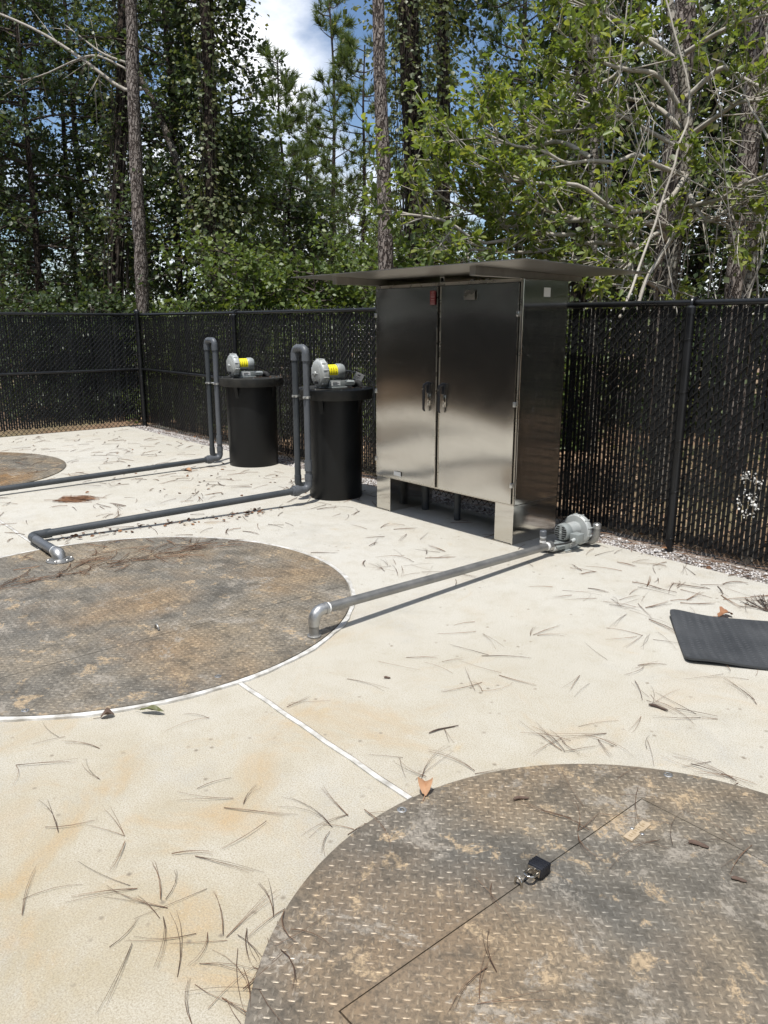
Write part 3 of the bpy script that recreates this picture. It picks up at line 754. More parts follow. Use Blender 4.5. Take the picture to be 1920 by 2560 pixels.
# ================================================================== DRUMS, BLOWERS
def drum(c, ztop, rl, rt, rb, label):
    t = thing('plastic_drum', label, 'drum', (c[0], c[1], 0), group='black plastic drums')
    zr = ztop - .096
    part('drum_body', MB().lathe([(rb - .004, 0), (rb, .008), (rt, zr + .02)], 56, (c[0], c[1], 0)), MAT['black_plastic'], t)
    lid = part('lid', MB().lathe([(rt - .01, zr + .004), (rl - .003, zr), (rl, zr + .006), (rl + .003, ztop - .016), (rl + .001, ztop - .006), (rl - .012, ztop - .001), (rl - .03, ztop - .004), (.02, ztop - .002)], 64, (c[0], c[1], 0)), MAT['black_lid'], t)
    for k in range(4):
        a = R(-64 + 90 * k); d = Vector((math.cos(a), math.sin(a), 0)); s = Vector((-d.y, d.x, 0))
        o = Vector((c[0], c[1], 0))
        p = []
        for sg in (-1, 1):
            p += [o + d * (rt - .012) + s * .019 * sg + Vector((0, 0, zr - .17)), o + d * (rt - .012) + s * .024 * sg + Vector((0, 0, zr + .003)), o + d * (rt + .035) + s * .024 * sg + Vector((0, 0, zr + .003))]
        part('gusset', MB().add(p, [(0, 2, 1), (3, 4, 5), (0, 3, 5, 2), (0, 1, 4, 3), (1, 2, 5, 4)]), MAT['black_plastic'], t, smooth=False)
    for k in range(8):
        a = R(20 + 45 * k)
        part('lid_bolt', MB().lathe([(.008, ztop - .003), (.008, ztop + .006), (.004, ztop + .008)], 6, (c[0] + (rl - .045) * math.cos(a), c[1] + (rl - .045) * math.sin(a), 0)), MAT['galv'], lid, smooth=False)
    return t
D1, D2 = (-7.965, 4.705), (-5.911, 4.394)
drum(D1, 1.028, .372, .293, .288, 'black plastic drum with lid, farther of the two, by the corner fence')
drum(D2, 1.045, .361, .258, .254, 'black plastic drum with lid standing beside the steel cabinet')

def blower(name, label, loc, rz, sc=1.0, side=1, yellow=True, group=None):
    """regenerative blower: ribbed fan casing at -y, motor towards +y"""
    t = thing(name, label, 'blower', loc, rz, group); t.scale = (sc, sc, sc)
    L = dict(local=True)
    zc = .136
    cas = part('fan_casing', MB().lathe([(.040, -.212), (.106, -.210), (.121, -.200), (.127, -.186), (.127, -.165), (.131, -.163), (.131, -.148), (.120, -.138), (.07, -.136)], 48, (0, 0, zc), 'Y'), MAT['alu'], t, **L)
    for k in range(9):
        x = -.072 + k * .018; hh = math.sqrt(max(.0004, .088 ** 2 - x * x))
        part('casing_rib', MB().box(x - .0035, x + .0035, -.224, -.205, zc - hh * (0.72 if abs(k - 4) < 3 else 1), zc + hh, .0012), MAT['alu'], cas, **L)
    part('hub_boss', MB().lathe([(.0, -.232), (.014, -.231), (.020, -.224), (.022, -.208)], 16, (0, 0, zc), 'Y'), MAT['alu'], cas, **L)
    part('cross_rib', MB().box(-.055, .055, -.227, -.206, zc - .004, zc + .004, .001), MAT['alu'], cas, **L)
    part('intake_slot', MB().box(-.035, .035, -.2155, -.20, zc - .094, zc - .072, .001), MAT['vent_black'], cas, **L)
    for k in range(12):
        a = R(15 + 30 * k)
        part('casing_bolt', MB().tube([(.128 * math.cos(a), -.196, zc + .128 * math.sin(a)), (.128 * math.cos(a), -.142, zc + .128 * math.sin(a))], .0065, 8), MAT['alu'], cas, **L)
    mo = part('motor', MB().lathe([(.060, -.138), (.062, -.130), (.062, .030), (.058, .033)], 36, (0, 0, zc + .012), 'Y'), MAT['alu'], t, **L)
    part('motor_cowl', MB().lathe([(.060, -.014), (.068, -.012), (.071, -.004), (.071, .038), (.064, .058), (.045, .062), (.02, .0625)], 36, (0, 0, zc + .012), 'Y'), MAT['alu_dark'], mo, **L)
    for k in range(6):
        z = zc + .012 - .045 + k * .018; hh = math.sqrt(.058 ** 2 - (z - zc - .012) ** 2)
        for (xa, xb) in ((-hh, -.012), (.012, hh)):
            part('cowl_slot', MB().box(xa, xb, .060, .0638, z - .0055, z + .0055, .0012), MAT['vent_black'], mo, **L)
    part('cowl_hub', MB().lathe([(.010, .0615), (.010, .0665), (.006, .0675)], 12, (0, 0, zc + .012), 'Y'), MAT['alu'], mo, **L)
    if yellow:
        vs, fs = [], []; n = 16
        for k in range(n + 1):
            a = R(-28 + 150 * k / n)
            for y in (-.124, -.018): vs.append((side * .0634 * math.cos(a), y, zc + .012 + .0634 * math.sin(a)))
        for k in range(n):
            q = (2 * k, 2 * k + 1, 2 * k + 3, 2 * k + 2); fs.append(q if side < 0 else q[::-1])
        lb = part('yellow_label', MB().add(vs, fs), MAT['yellow'], mo, **L)
        ik = MB()
        for k in range(4):
            y = -.112 + k * .024
            for (a0, a1) in ((-18, 8 + 3 * (k % 3)), (16, 40 - 4 * (k % 2)), (48, 70)):
                p0 = [(side * .0641 * math.cos(R(a)), yy, zc + .012 + .0641 * math.sin(R(a))) for a in (a0, (a0 + a1) / 2, a1) for yy in (y, y + .0055)]
                f_ = [(0, 1, 3, 2), (2, 3, 5, 4)]
                ik.add(p0, f_ if side < 0 else [q[::-1] for q in f_])
        part('label_print', ik, MAT['ink'], lb, kind='stuff', **L)
    ba = part('base', MB().box(-.058, .058, -.110, .060, .006, .070, .005).box(-.075, .075, -.125, .072, 0, .010, .003), MAT['alu_dark'], t, **L)
    pl = part('data_plate', MB().box(side * .0585 - .0008, side * .0585 + .0008, -.085, .005, .022, .060), MAT['white'], ba, smooth=False, **L)
    ik = MB()
    for k in range(4): ik.box(side * .0600 - .0004, side * .0600 + .0004, -.075, -.005 - .02 * (k % 2), .027 + k * .008, .030 + k * .008)
    part('plate_print', ik, MAT['ink_grey'], pl, smooth=False, kind='stuff', **L)
    for sx in (-.028, .028):
        mf = part('muffler', MB().lathe([(.022, .058), (.0255, .062), (.0255, .160), (.020, .166)], 18, (sx, 0, .038), 'Y'), MAT['alu_dark'], t, **L)
        for k in range(3):
            part('muffler_rib', MB().box(sx + (.022 if sx > 0 else -.030), sx + (.030 if sx > 0 else -.022), .068, .152, .026 + k * .011, .030 + k * .011), MAT['alu_dark'], mf, smooth=False, **L)
    return t
G_B = 'regenerative blowers'
b1 = blower('blower', 'grey blower with yellow motor label on the farther drum lid', (D1[0], D1[1] - .035, 1.0265), R(-9), 1.02, group=G_B)
b2 = blower('blower', 'grey blower with yellow motor label on the drum beside the cabinet', (D2[0], D2[1] + .03, 1.0435), R(-9), 1.02, group=G_B)
for b in (b1, b2):
    part('outlet_elbow', MB().tube([(.028, .160, .038), (.028, .185, .038), (.034, .205, .034), (.048, .218, .022), (.052, .222, .002)], [.027, .028, .029, .029, .028], 14), MAT['vent_black'], b, local=True)
    part('outlet_elbow', MB().tube([(-.028, .160, .038), (-.028, .185, .038), (-.034, .205, .034), (-.040, .212, .002)], [.027, .028, .029, .028], 14), MAT['vent_black'], b, local=True)
# cords
c2 = thing('power_cord', 'grey power cord with white tag hanging over the drum lid by the cabinet', 'cord', (D2[0] + .03, D2[1] + .1, 1.075))
o = np.array([D2[0], D2[1] + .02, 1.0435])
cp = [(0.02, .060, .155), (.03, .13, .152), (.04, .26, .125), (.05, .315, .090), (.055, .36, .062), (.06, .395, .035), (.065, .412, -.02), (.065, .418, -.12), (.06, .425, -.30), (.05, .44, -.62), (.04, .52, -.95), (.03, .62, -1.05)]
part('cord', MB().tube([tuple(o + np.array(p)) for p in cp], .0065, 8), MAT['pvc_dark'], c2)
MT = Matrix.Translation(Vector(o) + Vector((.045, .245, .105))) @ Matrix.Rotation(R(-20), 4, 'Z') @ Matrix.Rotation(R(-24), 4, 'X') @ Matrix.Rotation(R(12), 4, 'Y')
tgp = part('cord_tag', MB().box(.004, .0055, -.045, .045, -.052, .024).xf(MT), MAT['white'], c2, smooth=False, label='white paper tag')
part('tag_print', MB().box(.0056, .006, -.02, .01, -.004, .008).box(.0056, .006, -.03, .02, -.022, -.018).box(.0056, .006, -.03, .005, -.034, -.031).xf(MT), MAT['ink_grey'], tgp, smooth=False, kind='stuff')
c1 = thing('power_cord', 'black power cord running from the farther blower down behind its drum', 'cord', (D1[0] + .02, D1[1] + .1, 1.03))
o = np.array([D1[0], D1[1] - .035, 1.0265])
cp = [(0.0, .06, .150), (.0, .16, .115), (0, .26, .065), (0, .33, .020), (0, .40, .006), (0, .425, -.10), (0, .43, -.6), (.02, .50, -.98), (.02, .56, -1.03)]
part('cord', MB().tube([tuple(o + np.array(p)) for p in cp], .006, 8), MAT['vent_black'], c1)

# ================================================================== GREY PVC PIPES
def riser_set(t, x, y, ztop, r, gap, drum_c, zclamp, zpipe):
    """two uprights joined by a return bend; the front one turns into the ground pipe"""
    xl = x - gap
    e = .052
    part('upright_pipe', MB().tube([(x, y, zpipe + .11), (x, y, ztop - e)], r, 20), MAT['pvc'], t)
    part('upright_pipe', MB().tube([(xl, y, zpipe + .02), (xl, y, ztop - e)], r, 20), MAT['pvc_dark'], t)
    zz = ztop - .03
    for (xa, sg) in ((x, -1), (xl, 1)):
        el = [(xa, y, zz - .105), (xa, y, zz - e)] + arc((xa + sg * e, y, zz - e), (xa, y, zz - e), (xa + sg * e, y, zz), 8)[1:] + [(xa + sg * gap / 2 - sg * .0015, y, zz)]
        b = part('elbow', MB().tube(el, r * 1.16, 20), MAT['pvc'], t)
        part('collar', MB().tube([(xa, y, zz - .112), (xa, y, zz - .045)], r * 1.27, 20), MAT['pvc'], b)
    for xa in (x, xl):
        cl = part('pipe_clamp', MB().lathe([(r + .002, zclamp - .011), (r + .006, zclamp - .010), (r + .006, zclamp + .010), (r + .002, zclamp + .011)], 20, (xa, y, 0)).box(xa + .010, xa + .024, y - r - .022, y - r + .006, zclamp - .008, zclamp + .008, .002), MAT['clamp'], t)
        d = Vector((drum_c[0] - xa, drum_c[1] - y, 0)); d.normalize()
        part('clamp_stem', MB().tube([Vector((xa, y, zclamp)) + d * r, Vector((xa, y, zclamp)) + d * (r + .075)], .006, 8), MAT['clamp'], cl)
    # foot of the front upright: bend towards -Y and union
    zb = zpipe
    el = [(x, y, zb + .11), (x, y, zb + .055)] + arc((x, y - .055, zb + .055), (x, y, zb + .055), (x, y - .055, zb), 8)[1:] + [(x, y - .085, zb)]
    b = part('elbow', MB().tube(el, r * 1.18, 20), MAT['pvc'], t)
    part('collar', MB().tube([(x, y, zb + .085), (x, y, zb + .135)], r * 1.28, 20), MAT['pvc'], b)
    part('coupling', MB().tube([(x, y, zb + .17), (x, y, zb + .27)], r * 1.22, 20), MAT['pvc'], t)
    yu = y - .085
    part('union', MB().lathe([(r * 1.2, yu), (r * 1.35, yu - .012), (r * 1.35, yu - .030), (r * 1.72, yu - .034), (r * 1.78, yu - .050), (r * 1.72, yu - .078), (r * 1.4, yu - .082), (r * 1.4, yu - .105), (r * 1.1, yu - .108)][::-1], 24, (x, 0, zb), 'Y'), MAT['pvc'], t)
    # foot of the rear upright
    part('elbow', MB().tube([(xl, y, zpipe + .105), (xl, y, zpipe + .045)] + arc((xl, y + .05, zpipe + .045), (xl, y, zpipe + .045), (xl, y + .05, zpipe - .005), 6)[1:] + [(xl, y + .10, zpipe - .005)], r * 1.16, 16), MAT['pvc_dark'], t)
    return yu - .105
p1 = thing('pvc_pipe', 'grey pipe loop at the farther drum with long pipe running to the far cover', 'pipe', (-8.09, 4.36, 0), group='grey plastic pipe runs')
ye = riser_set(p1, -8.116, 4.337, 1.478, .0285, .190, D1, .957, .086)
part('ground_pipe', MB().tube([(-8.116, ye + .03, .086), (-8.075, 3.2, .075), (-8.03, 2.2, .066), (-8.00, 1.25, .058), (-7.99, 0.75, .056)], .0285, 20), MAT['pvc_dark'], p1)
part('elbow', MB().tube([(-7.99, .80, .056), (-7.99, .72, .056)] + arc((-8.06, .72, .056), (-7.99, .72, .056), (-8.06, .65, .056), 6)[1:] + [(-8.2, .65, .056)], .034, 16), MAT['pvc_dark'], p1)
part('ground_pipe', MB().tube([(-8.15, .65, .056), (-8.75, .65, .056)] + arc((-8.75, .65, 0), (-8.75, .65, .056), (-8.806, .65, 0), 5)[1:], .0285, 16), MAT['pvc_dark'], p1)

p2 = thing('pvc_pipe', 'grey pipe loop beside the cabinet drum with pipe ending on the middle cover', 'pipe', (-5.79, 3.99, 0), group='grey plastic pipe runs')
ye = riser_set(p2, -5.792, 3.992, 1.449, .0290, .176, D2, .985, .140)
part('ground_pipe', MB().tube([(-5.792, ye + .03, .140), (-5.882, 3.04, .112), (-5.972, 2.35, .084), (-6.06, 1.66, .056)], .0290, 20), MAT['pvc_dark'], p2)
e2 = part('elbow', MB().tube([(-6.06, 1.74, .056), (-6.06, 1.655, .056)] + arc((-6.005, 1.655, .056), (-6.06, 1.655, .056), (-6.005, 1.60, .056), 6)[1:] + [(-5.93, 1.60, .056)], .0345, 18), MAT['pvc_dark'], p2)
part('collar', MB().tube([(-6.06, 1.70, .056), (-6.06, 1.75, .056)], .0365, 18), MAT['pvc_dark'], e2)
part('short_pipe', MB().tube([(-5.94, 1.60, .056), (-5.52, 1.605, .060)], .0330, 20), MAT['pvc'], p2)
part('short_collar', MB().tube([(-5.66, 1.603, .058), (-5.505, 1.605, .060)], .0360, 20), MAT['pvc'], p2)
part('threaded_ring', MB().tube([(-5.512, 1.605, .060), (-5.492, 1.605, .060)], .0395, 20), MAT['white_tape'], p2)
el = [(-5.50, 1.605, .060), (-5.47, 1.605, .0605)] + [(-5.47 + .052 * math.sin(t), 1.605, .0605 - .049 * (1 - math.cos(t))) for t in np.linspace(0.15, math.pi / 2, 8)]
part('steel_elbow', MB().tube(el, [.041, .043, .045, .046, .0465, .0465, .046, .045, .044, .046], 22), MAT['cast'], p2)
fl = part('flange', MB().lathe([(.092, ZT + .001), (.092, ZT + .009), (.060, ZT + .011), (.052, ZT + .022), (.046, ZT + .022)], 32, (-5.418, 1.605, 0)), MAT['galv'], p2)
for k in range(6):
    a = R(20 + 60 * k); part('flange_bolt', MB().lathe([(.008, ZT + .008), (.008, ZT + .018), (.004, ZT + .022)], 6, (-5.418 + .076 * math.cos(a), 1.605 + .076 * math.sin(a), 0)), MAT['cast'], fl, smooth=False)

# ================================================================== GALVANISED PIPE AND THIRD BLOWER
p3 = thing('galvanised_pipe', 'grey galvanised pipe with cast elbow running from the middle cover to the ground blower', 'pipe', (-3.16, 2.19, 0))
A = Vector((-3.160, 2.205, .152)); B = Vector((-3.292, 4.322, .076)); ax = (B - A).normalized(); rg = .0265
part('long_pipe', MB().tube([A + ax * .055, A + ax * 1.1 + Vector((0, 0, -.003)), B], rg, 20), MAT['galv'], p3)
base = Vector((-3.160, 2.190, .012))
part('drop_pipe', MB().tube([base, Vector((-3.160, 2.190, .100))], rg, 20), MAT['galv'], p3)
c0 = Vector((-3.100, 2.090, .198))
el = [Vector((-3.160, 2.190, .072)), Vector((-3.160, 2.190, .096))]
for t_ in np.linspace(.1, math.pi / 2, 9): el.append(Vector((-3.160, 2.190, .096)) + ax * (.056 * (1 - math.cos(t_))) + Vector((0, 0, .056 * math.sin(t_))))
el.append(el[-1] + ax * .022)
part('elbow', MB().tube(el, [.0300, .0305] + [.0312] * 9 + [.0308], 22), MAT['cast'], p3)
part('elbow_bead', MB().tube([el[-1] - ax * .006, el[-1] + ax * .010], .0335, 22), MAT['cast'], p3)
part('thread_tape', MB().tube([el[-1] + ax * .010, el[-1] + ax * .024], .0285, 20), MAT['white_tape'], p3)
part('foot_flange', MB().lathe([(.038, .0005), (.038, .006), (.030, .009), (.029, .016)], 24, (-3.160, 2.190, .0125)), MAT['galv'], p3)
part('thread_tape', MB().tube([B - ax * .012, B + ax * .010], .0285, 18), MAT['white_tape'], p3)
part('hex_union', MB().tube([B + ax * .010, B + ax * .050], .036, 8), MAT['cast'], p3, smooth=False)

b3 = blower('blower', 'grey blower sitting on the slab at the foot of the cabinet', (-3.335, 4.590, 0.001), R(180), .90, side=-1, yellow=False, group=G_B)
jb = part('junction_box', MB().box(-.150, -.070, -.055, .030, .075, .150, .003), MAT['alu_dark'], b3, local=True)
part('cable_gland', MB().tube([(-.115, .028, .105), (-.112, .065, .098)], [.017, .014], 14), MAT['alu'], jb, local=True)
part('cable', MB().tube([(-.112, .06, .098), (-.100, .11, .088), (-.07, .17, .082), (-.02, .215, .072), (.03, .225, .055), (.05, .21, .04)], .0085, 10), MAT['vent_black'], b3, local=True)
part('nipple', MB().tube([(-.028, .160, .038), (-.028, .215, .050)], .023, 16), MAT['galv'], b3, local=True)
for k in range(3): part('thread_tape', MB().tube([(-.028, .172 + k * .016, .041 + k * .003), (-.028, .179 + k * .016, .0425 + k * .003)], .0275, 16), MAT['white_tape'] if k % 2 else MAT['clamp'], b3, local=True)
se = [(.028, .160, .038), (.028, .19, .038)] + [(.028 + .045 * (1 - math.cos(t)) * .3 + .0, .19 + .045 * math.sin(t), .038 + .045 * (1 - math.cos(t))) for t in np.linspace(.15, math.pi / 2, 7)]
tip = se[-1]
part('side_elbow', MB().tube(se, .029, 16), MAT['galv'], b3, local=True)
part('side_stub', MB().tube([tip, (tip[0], tip[1], tip[2] + .085)], .024, 16), MAT['galv'], b3, local=True)
part('thread_tape', MB().tube([(tip[0], tip[1], tip[2] + .004), (tip[0], tip[1], tip[2] + .020)], .026, 16), MAT['white_tape'], b3, local=True)
part('thread_tape', MB().tube([(tip[0], tip[1], tip[2] + .045), (tip[0], tip[1], tip[2] + .058)], .026, 16), MAT['white_tape'], b3, local=True)
part('stub_cap', MB().lathe([(.029, 0), (.029, .038), (.024, .044)], 16, (tip[0], tip[1], tip[2] + .060)), MAT['pvc'], b3, local=True)
# bent discharge pipe that climbs beside it
dp = part('discharge_pipe', MB().tube([(-.03, -.215, .040), (-.06, -.225, .040), (-.105, -.225, .046), (-.138, -.225, .072), (-.150, -.225, .110), (-.150, -.225, .18)], .030, 18), MAT['galv'], b3, local=True)
part('pipe_cap', MB().lathe([(.035, .165), (.035, .200), (.028, .208)], 18, (-.150, -.225, 0)), MAT['cast'], dp, local=True)

# ================================================================== RUBBER MAT
mA = np.array([-2.112, 3.935]); mu = np.array([.800, .600]); mv = np.array([.600, -.800])   # u: length, v: width
ML_, MW = 1.15, .662
def mat_z(u, v):
    cur = .030 * math.exp(-((u / .16) ** 2) - ((v / .20) ** 2)) + .014 * math.exp(-(((u - .10) / .16) ** 2) - (((v - MW) / .09) ** 2)) + .008 * math.exp(-((v - MW) / .05) ** 2) * max(0, 1 - u * 1.5)
    return .0015 + cur
NU, NV = 56, 34; top, bot = [], []
rc = .035
for j in range(NV + 1):
    for i in range(NU + 1):
        u, v_ = ML_ * i / NU, MW * j / NV
        for (cu, cv) in ((rc, rc), (rc, MW - rc)):
            if u < rc and ((v_ < rc and cv == rc) or (v_ > MW - rc and cv != rc)):
                du, dv = u - cu, v_ - cv; m_ = max(abs(du), abs(dv)); l_ = math.hypot(du, dv)
                if l_ > 1e-9: u, v_ = cu + du * m_ / l_, cv + dv * m_ / l_
        p = mA + mu * u + mv * v_; z = mat_z(u, v_)
        top.append((p[0], p[1], z + .011)); bot.append((p[0], p[1], z))
mm = MB(); n = len(top); fs = []
W_ = NU + 1
for j in range(NV):
    for i in range(NU):
        a = j * W_ + i; fs.append((a + W_, a + W_ + 1, a + 1, a)); fs.append((n + a, n + a + 1, n + a + W_ + 1, n + a + W_))
loop = [i for i in range(W_)] + [j * W_ + NU for j in range(1, NV + 1)] + [NV * W_ + i for i in range(NU - 1, -1, -1)] + [j * W_ for j in range(NV - 1, 0, -1)]
for k in range(len(loop)):
    a, b = loop[k], loop[(k + 1) % len(loop)]; fs.append((a, b, n + b, n + a))
mm.add(top + bot, fs)
mt = thing('rubber_mat', 'black ribbed rubber mat with a curled corner lying on the slab', 'mat', (mA[0], mA[1], 0))
part('mat_sheet', mm, MAT['rubber'], mt)
vv, ff = [], []
du, dv = .040, .030
for i in range(int(ML_ / du)):
    for j in range(int(MW / dv) - 1):
        u, v_ = .02 + i * du, .016 + j * dv
        sg = 1 if i % 2 else -1
        e = np.array([math.cos(.62) * .0225, sg * math.sin(.62) * .0225]); nn = np.array([-e[1], e[0]]) / .0225 * .0048
        o_ = len(vv); q = []
        for (su, sv, zz) in ((-1, 0, 0), (0, -1, 0), (1, 0, 0), (0, 1, 0), (-.4, 0, .0042), (.4, 0, .0042)):
            uu, v2 = u + e[0] * su + nn[0] * sv, v_ + e[1] * su + nn[1] * sv
            p = mA + mu * uu + mv * v2; q.append((p[0], p[1], mat_z(uu, v2) + .0108 + zz))
        vv += q; ff += [(o_, o_ + 1, o_ + 4), (o_ + 1, o_ + 5, o_ + 4), (o_ + 1, o_ + 2, o_ + 5), (o_ + 2, o_ + 3, o_ + 5), (o_ + 3, o_ + 4, o_ + 5), (o_ + 3, o_, o_ + 4)]
npart('mat_ribs', np.array(vv), np.array(ff)[:, ::-1], MAT['rubber'], mt, kind='stuff')

# ================================================================== WOODS
def unit(a): return a / np.maximum(np.linalg.norm(a, axis=-1, keepdims=True), 1e-9)

def leaves(pos, dirs, up, L, wid=.42, hexa=False):
    """folded leaf blades"""
    n = len(pos); d = unit(dirs); s = unit(np.cross(d, up)); nn = np.cross(s, d)
    L = np.broadcast_to(np.asarray(L, float), (n,))[:, None]
    if hexa:
        prof = [(0, 0, 0), (.32, -wid * .8, .10), (.72, -wid * .85, .08), (1, 0, -.06), (.72, wid * .85, .08), (.32, wid * .8, .10)]
        f = [(0, 1, 2, 3), (0, 3, 4, 5)]
    else:
        prof = [(0, 0, 0), (.52, -wid, .12), (1, 0, -.05), (.52, wid, .12)]
        f = [(0, 1, 2), (0, 2, 3)]
    v = np.stack([pos + (d * a + s * b + nn * c) * L for a, b, c in prof], 1)
    k = len(prof)
    return v.reshape(-1, 3), (np.array(f)[None] + (np.arange(n) * k)[:, None, None]).reshape(-1, len(f[0]))

def prisms(p0, p1, r0, r1, sides=4):
    d = unit(p1 - p0); ref = np.where(np.abs(d[:, 2:]) > .9, np.array([[1., 0, 0]]), np.array([[0, 0, 1.]]))
    s = unit(np.cross(d, ref)); t = np.cross(d, s); vs = []
    for e, r in ((p0, r0), (p1, r1)):
        for k in range(sides):
            a = 2 * math.pi * k / sides; vs.append(e + (s * math.cos(a) + t * math.sin(a)) * np.broadcast_to(np.asarray(r, float), (len(p0),))[:, None])
    v = np.stack(vs, 1).reshape(-1, 3)
    f = np.array([(k, (k + 1) % sides, sides + (k + 1) % sides, sides + k) for k in range(sides)])
    return v, (f[None] + (np.arange(len(p0)) * 2 * sides)[:, None, None]).reshape(-1, 4)

def chain(poly, r0, r1, sides=5):
    """prisms along a polyline (n,3)"""
    poly = np.asarray(poly); n = len(poly) - 1; rr = np.linspace(r0, r1, n + 1)
    return prisms(poly[:-1], poly[1:] + unit(poly[1:] - poly[:-1]) * rr[1:, None] * .3, rr[:-1], rr[1:], sides)

def cat(parts):
    vs, fs, o = [], [], 0
    for v, f in parts: vs.append(v); fs.append(f + o); o += len(v)
    return np.concatenate(vs), np.concatenate(fs)

def spline(pts, n):
    pts = np.asarray(pts, float); k = len(pts)
    P_ = np.concatenate([[2 * pts[0] - pts[1]], pts, [2 * pts[-1] - pts[-2]]]); out = []
    for t in np.linspace(0, k - 1 - 1e-6, n):
        i = int(t); u = t - i; a, b, c, d = P_[i:i + 4]
        out.append(.5 * ((2 * b) + (-a + c) * u + (2 * a - 5 * b + 4 * c - d) * u * u + (-a + 3 * b - 3 * c + d) * u ** 3))
    return np.array(out)

def trunk_mesh(pts, r0, r1, n=26, seg=14, rough=.06):
    c = spline(pts, n); rr = np.linspace(r0, r1, n) * (1 + rng.normal(0, rough * .4, n)); rr[0] *= 1.18
    mb = MB().tube([tuple(p) for p in c], list(rr), seg, caps=True)
    return mb, c

def twigs_on(limbs, per, tl, g, spread=1.0, rise=.25, s0=.2):
    """twig start and end points spread along limb polylines (list of (n,3))"""
    P0, P1 = [], []
    for lb in limbs:
        n = len(lb); t = g.uniform(s0, 1, per) * (n - 1.001); i = t.astype(int); u = (t - i)[:, None]
        p = lb[i] * (1 - u) + lb[i + 1] * u; d = unit(lb[i + 1] - lb[i])
        q = unit(d * .75 + g.normal(0, .62 * spread, (per, 3)) + np.array([0, 0, rise]))
        P0.append(p); P1.append(p + q * g.uniform(tl[0], tl[1], per)[:, None])
    return np.concatenate(P0), np.concatenate(P1)

def leaves_on(P0, P1, per, L, g, hexa=False, wid=.42, jit=.06, tip=False, flat=.75):
    n = len(P0); k = np.repeat(np.arange(n), per)
    t = (1 - g.beta(1.2, 5, n * per) * .55) if tip else g.uniform(.12, 1.05, n * per)
    p = P0[k] + (P1[k] - P0[k]) * t[:, None] + g.normal(0, jit, (n * per, 3))
    d = unit(unit(P1 - P0)[k] * .7 + g.normal(0, .75, (n * per, 3)) + np.array([0, 0, -.18]))
    up = unit(np.array([0, -.12, flat]) + g.normal(0, .45, (n * per, 3)))
    return leaves(p, d, up, g.uniform(L * .6, L * 1.25, n * per), wid, hexa)

def broadleaf(name, label, base, H, r, crown, limbs, per, nl, L, seed, leafm='leaf_dark', twigm='twig_dark', barkm='dark_bark', lean=(0, 0), tl=(.3, .9), cat_='tree', group='trees of the wood behind the fence', droop=.1, hexa=False, wid=.42):
    """trunk, limbs, twigs and leaf blades; crown = (z0, z1, reach at bottom, reach at top)"""
    g = np.random.default_rng(seed); bx, by = base
    t = thing(name, label, cat_, (bx, by, SOIL), group=group)
    pts = [(bx + lean[0] * s + g.normal(0, .05) * (s > 0), by + lean[1] * s + g.normal(0, .05) * (s > 0), SOIL - .1 + (H + .1) * s) for s in np.linspace(0, 1, 6)]
    mb, c = trunk_mesh(pts, r, r * .25)
    part('trunk', mb, MAT[barkm], t)
    z0, z1, ra, rb = crown; lbs = []
    for k in range(limbs):
        s = (z0 + (z1 - z0) * ((k + g.uniform(0, 1)) / limbs)) / H; s = min(s, .985)
        i = s * (len(c) - 1.001); p = c[int(i)] * (1 - i % 1) + c[int(i) + 1] * (i % 1)
        u = (s * H - z0) / max(.01, z1 - z0); reach = (ra + (rb - ra) * u) * g.uniform(.55, 1.1)
        a = g.uniform(0, 2 * math.pi); d = np.array([math.cos(a), math.sin(a), 0]); rise = g.uniform(-.15, .55)
        q = [p, p + d * reach * .35 + np.array([0, 0, reach * rise * .30]), p + d * reach * .7 + np.array([0, 0, reach * (rise * .5 - droop * .4)]) + g.normal(0, .06, 3), p + d * reach + np.array([0, 0, reach * (rise * .55 - droop)]) + g.normal(0, .1, 3)]
        lbs.append(spline(q, 7))
    lv = [chain(l, r * .20 + .008, .006, 4) for l in lbs]
    P0, P1 = twigs_on(lbs, per, tl, g)
    P1[:, 2] = np.maximum(P1[:, 2], SOIL + .08)
    lv.append(prisms(P0, P1, .006, .0025, 3 + 1))
    v, f = cat(lv); npart('limbs', v, f, MAT[twigm], t, kind='stuff')
    v, f = leaves_on(P0, P1, nl, L, g, hexa, wid)
    npart('crown', v, f, MAT[leafm], t, kind='stuff')
    return t

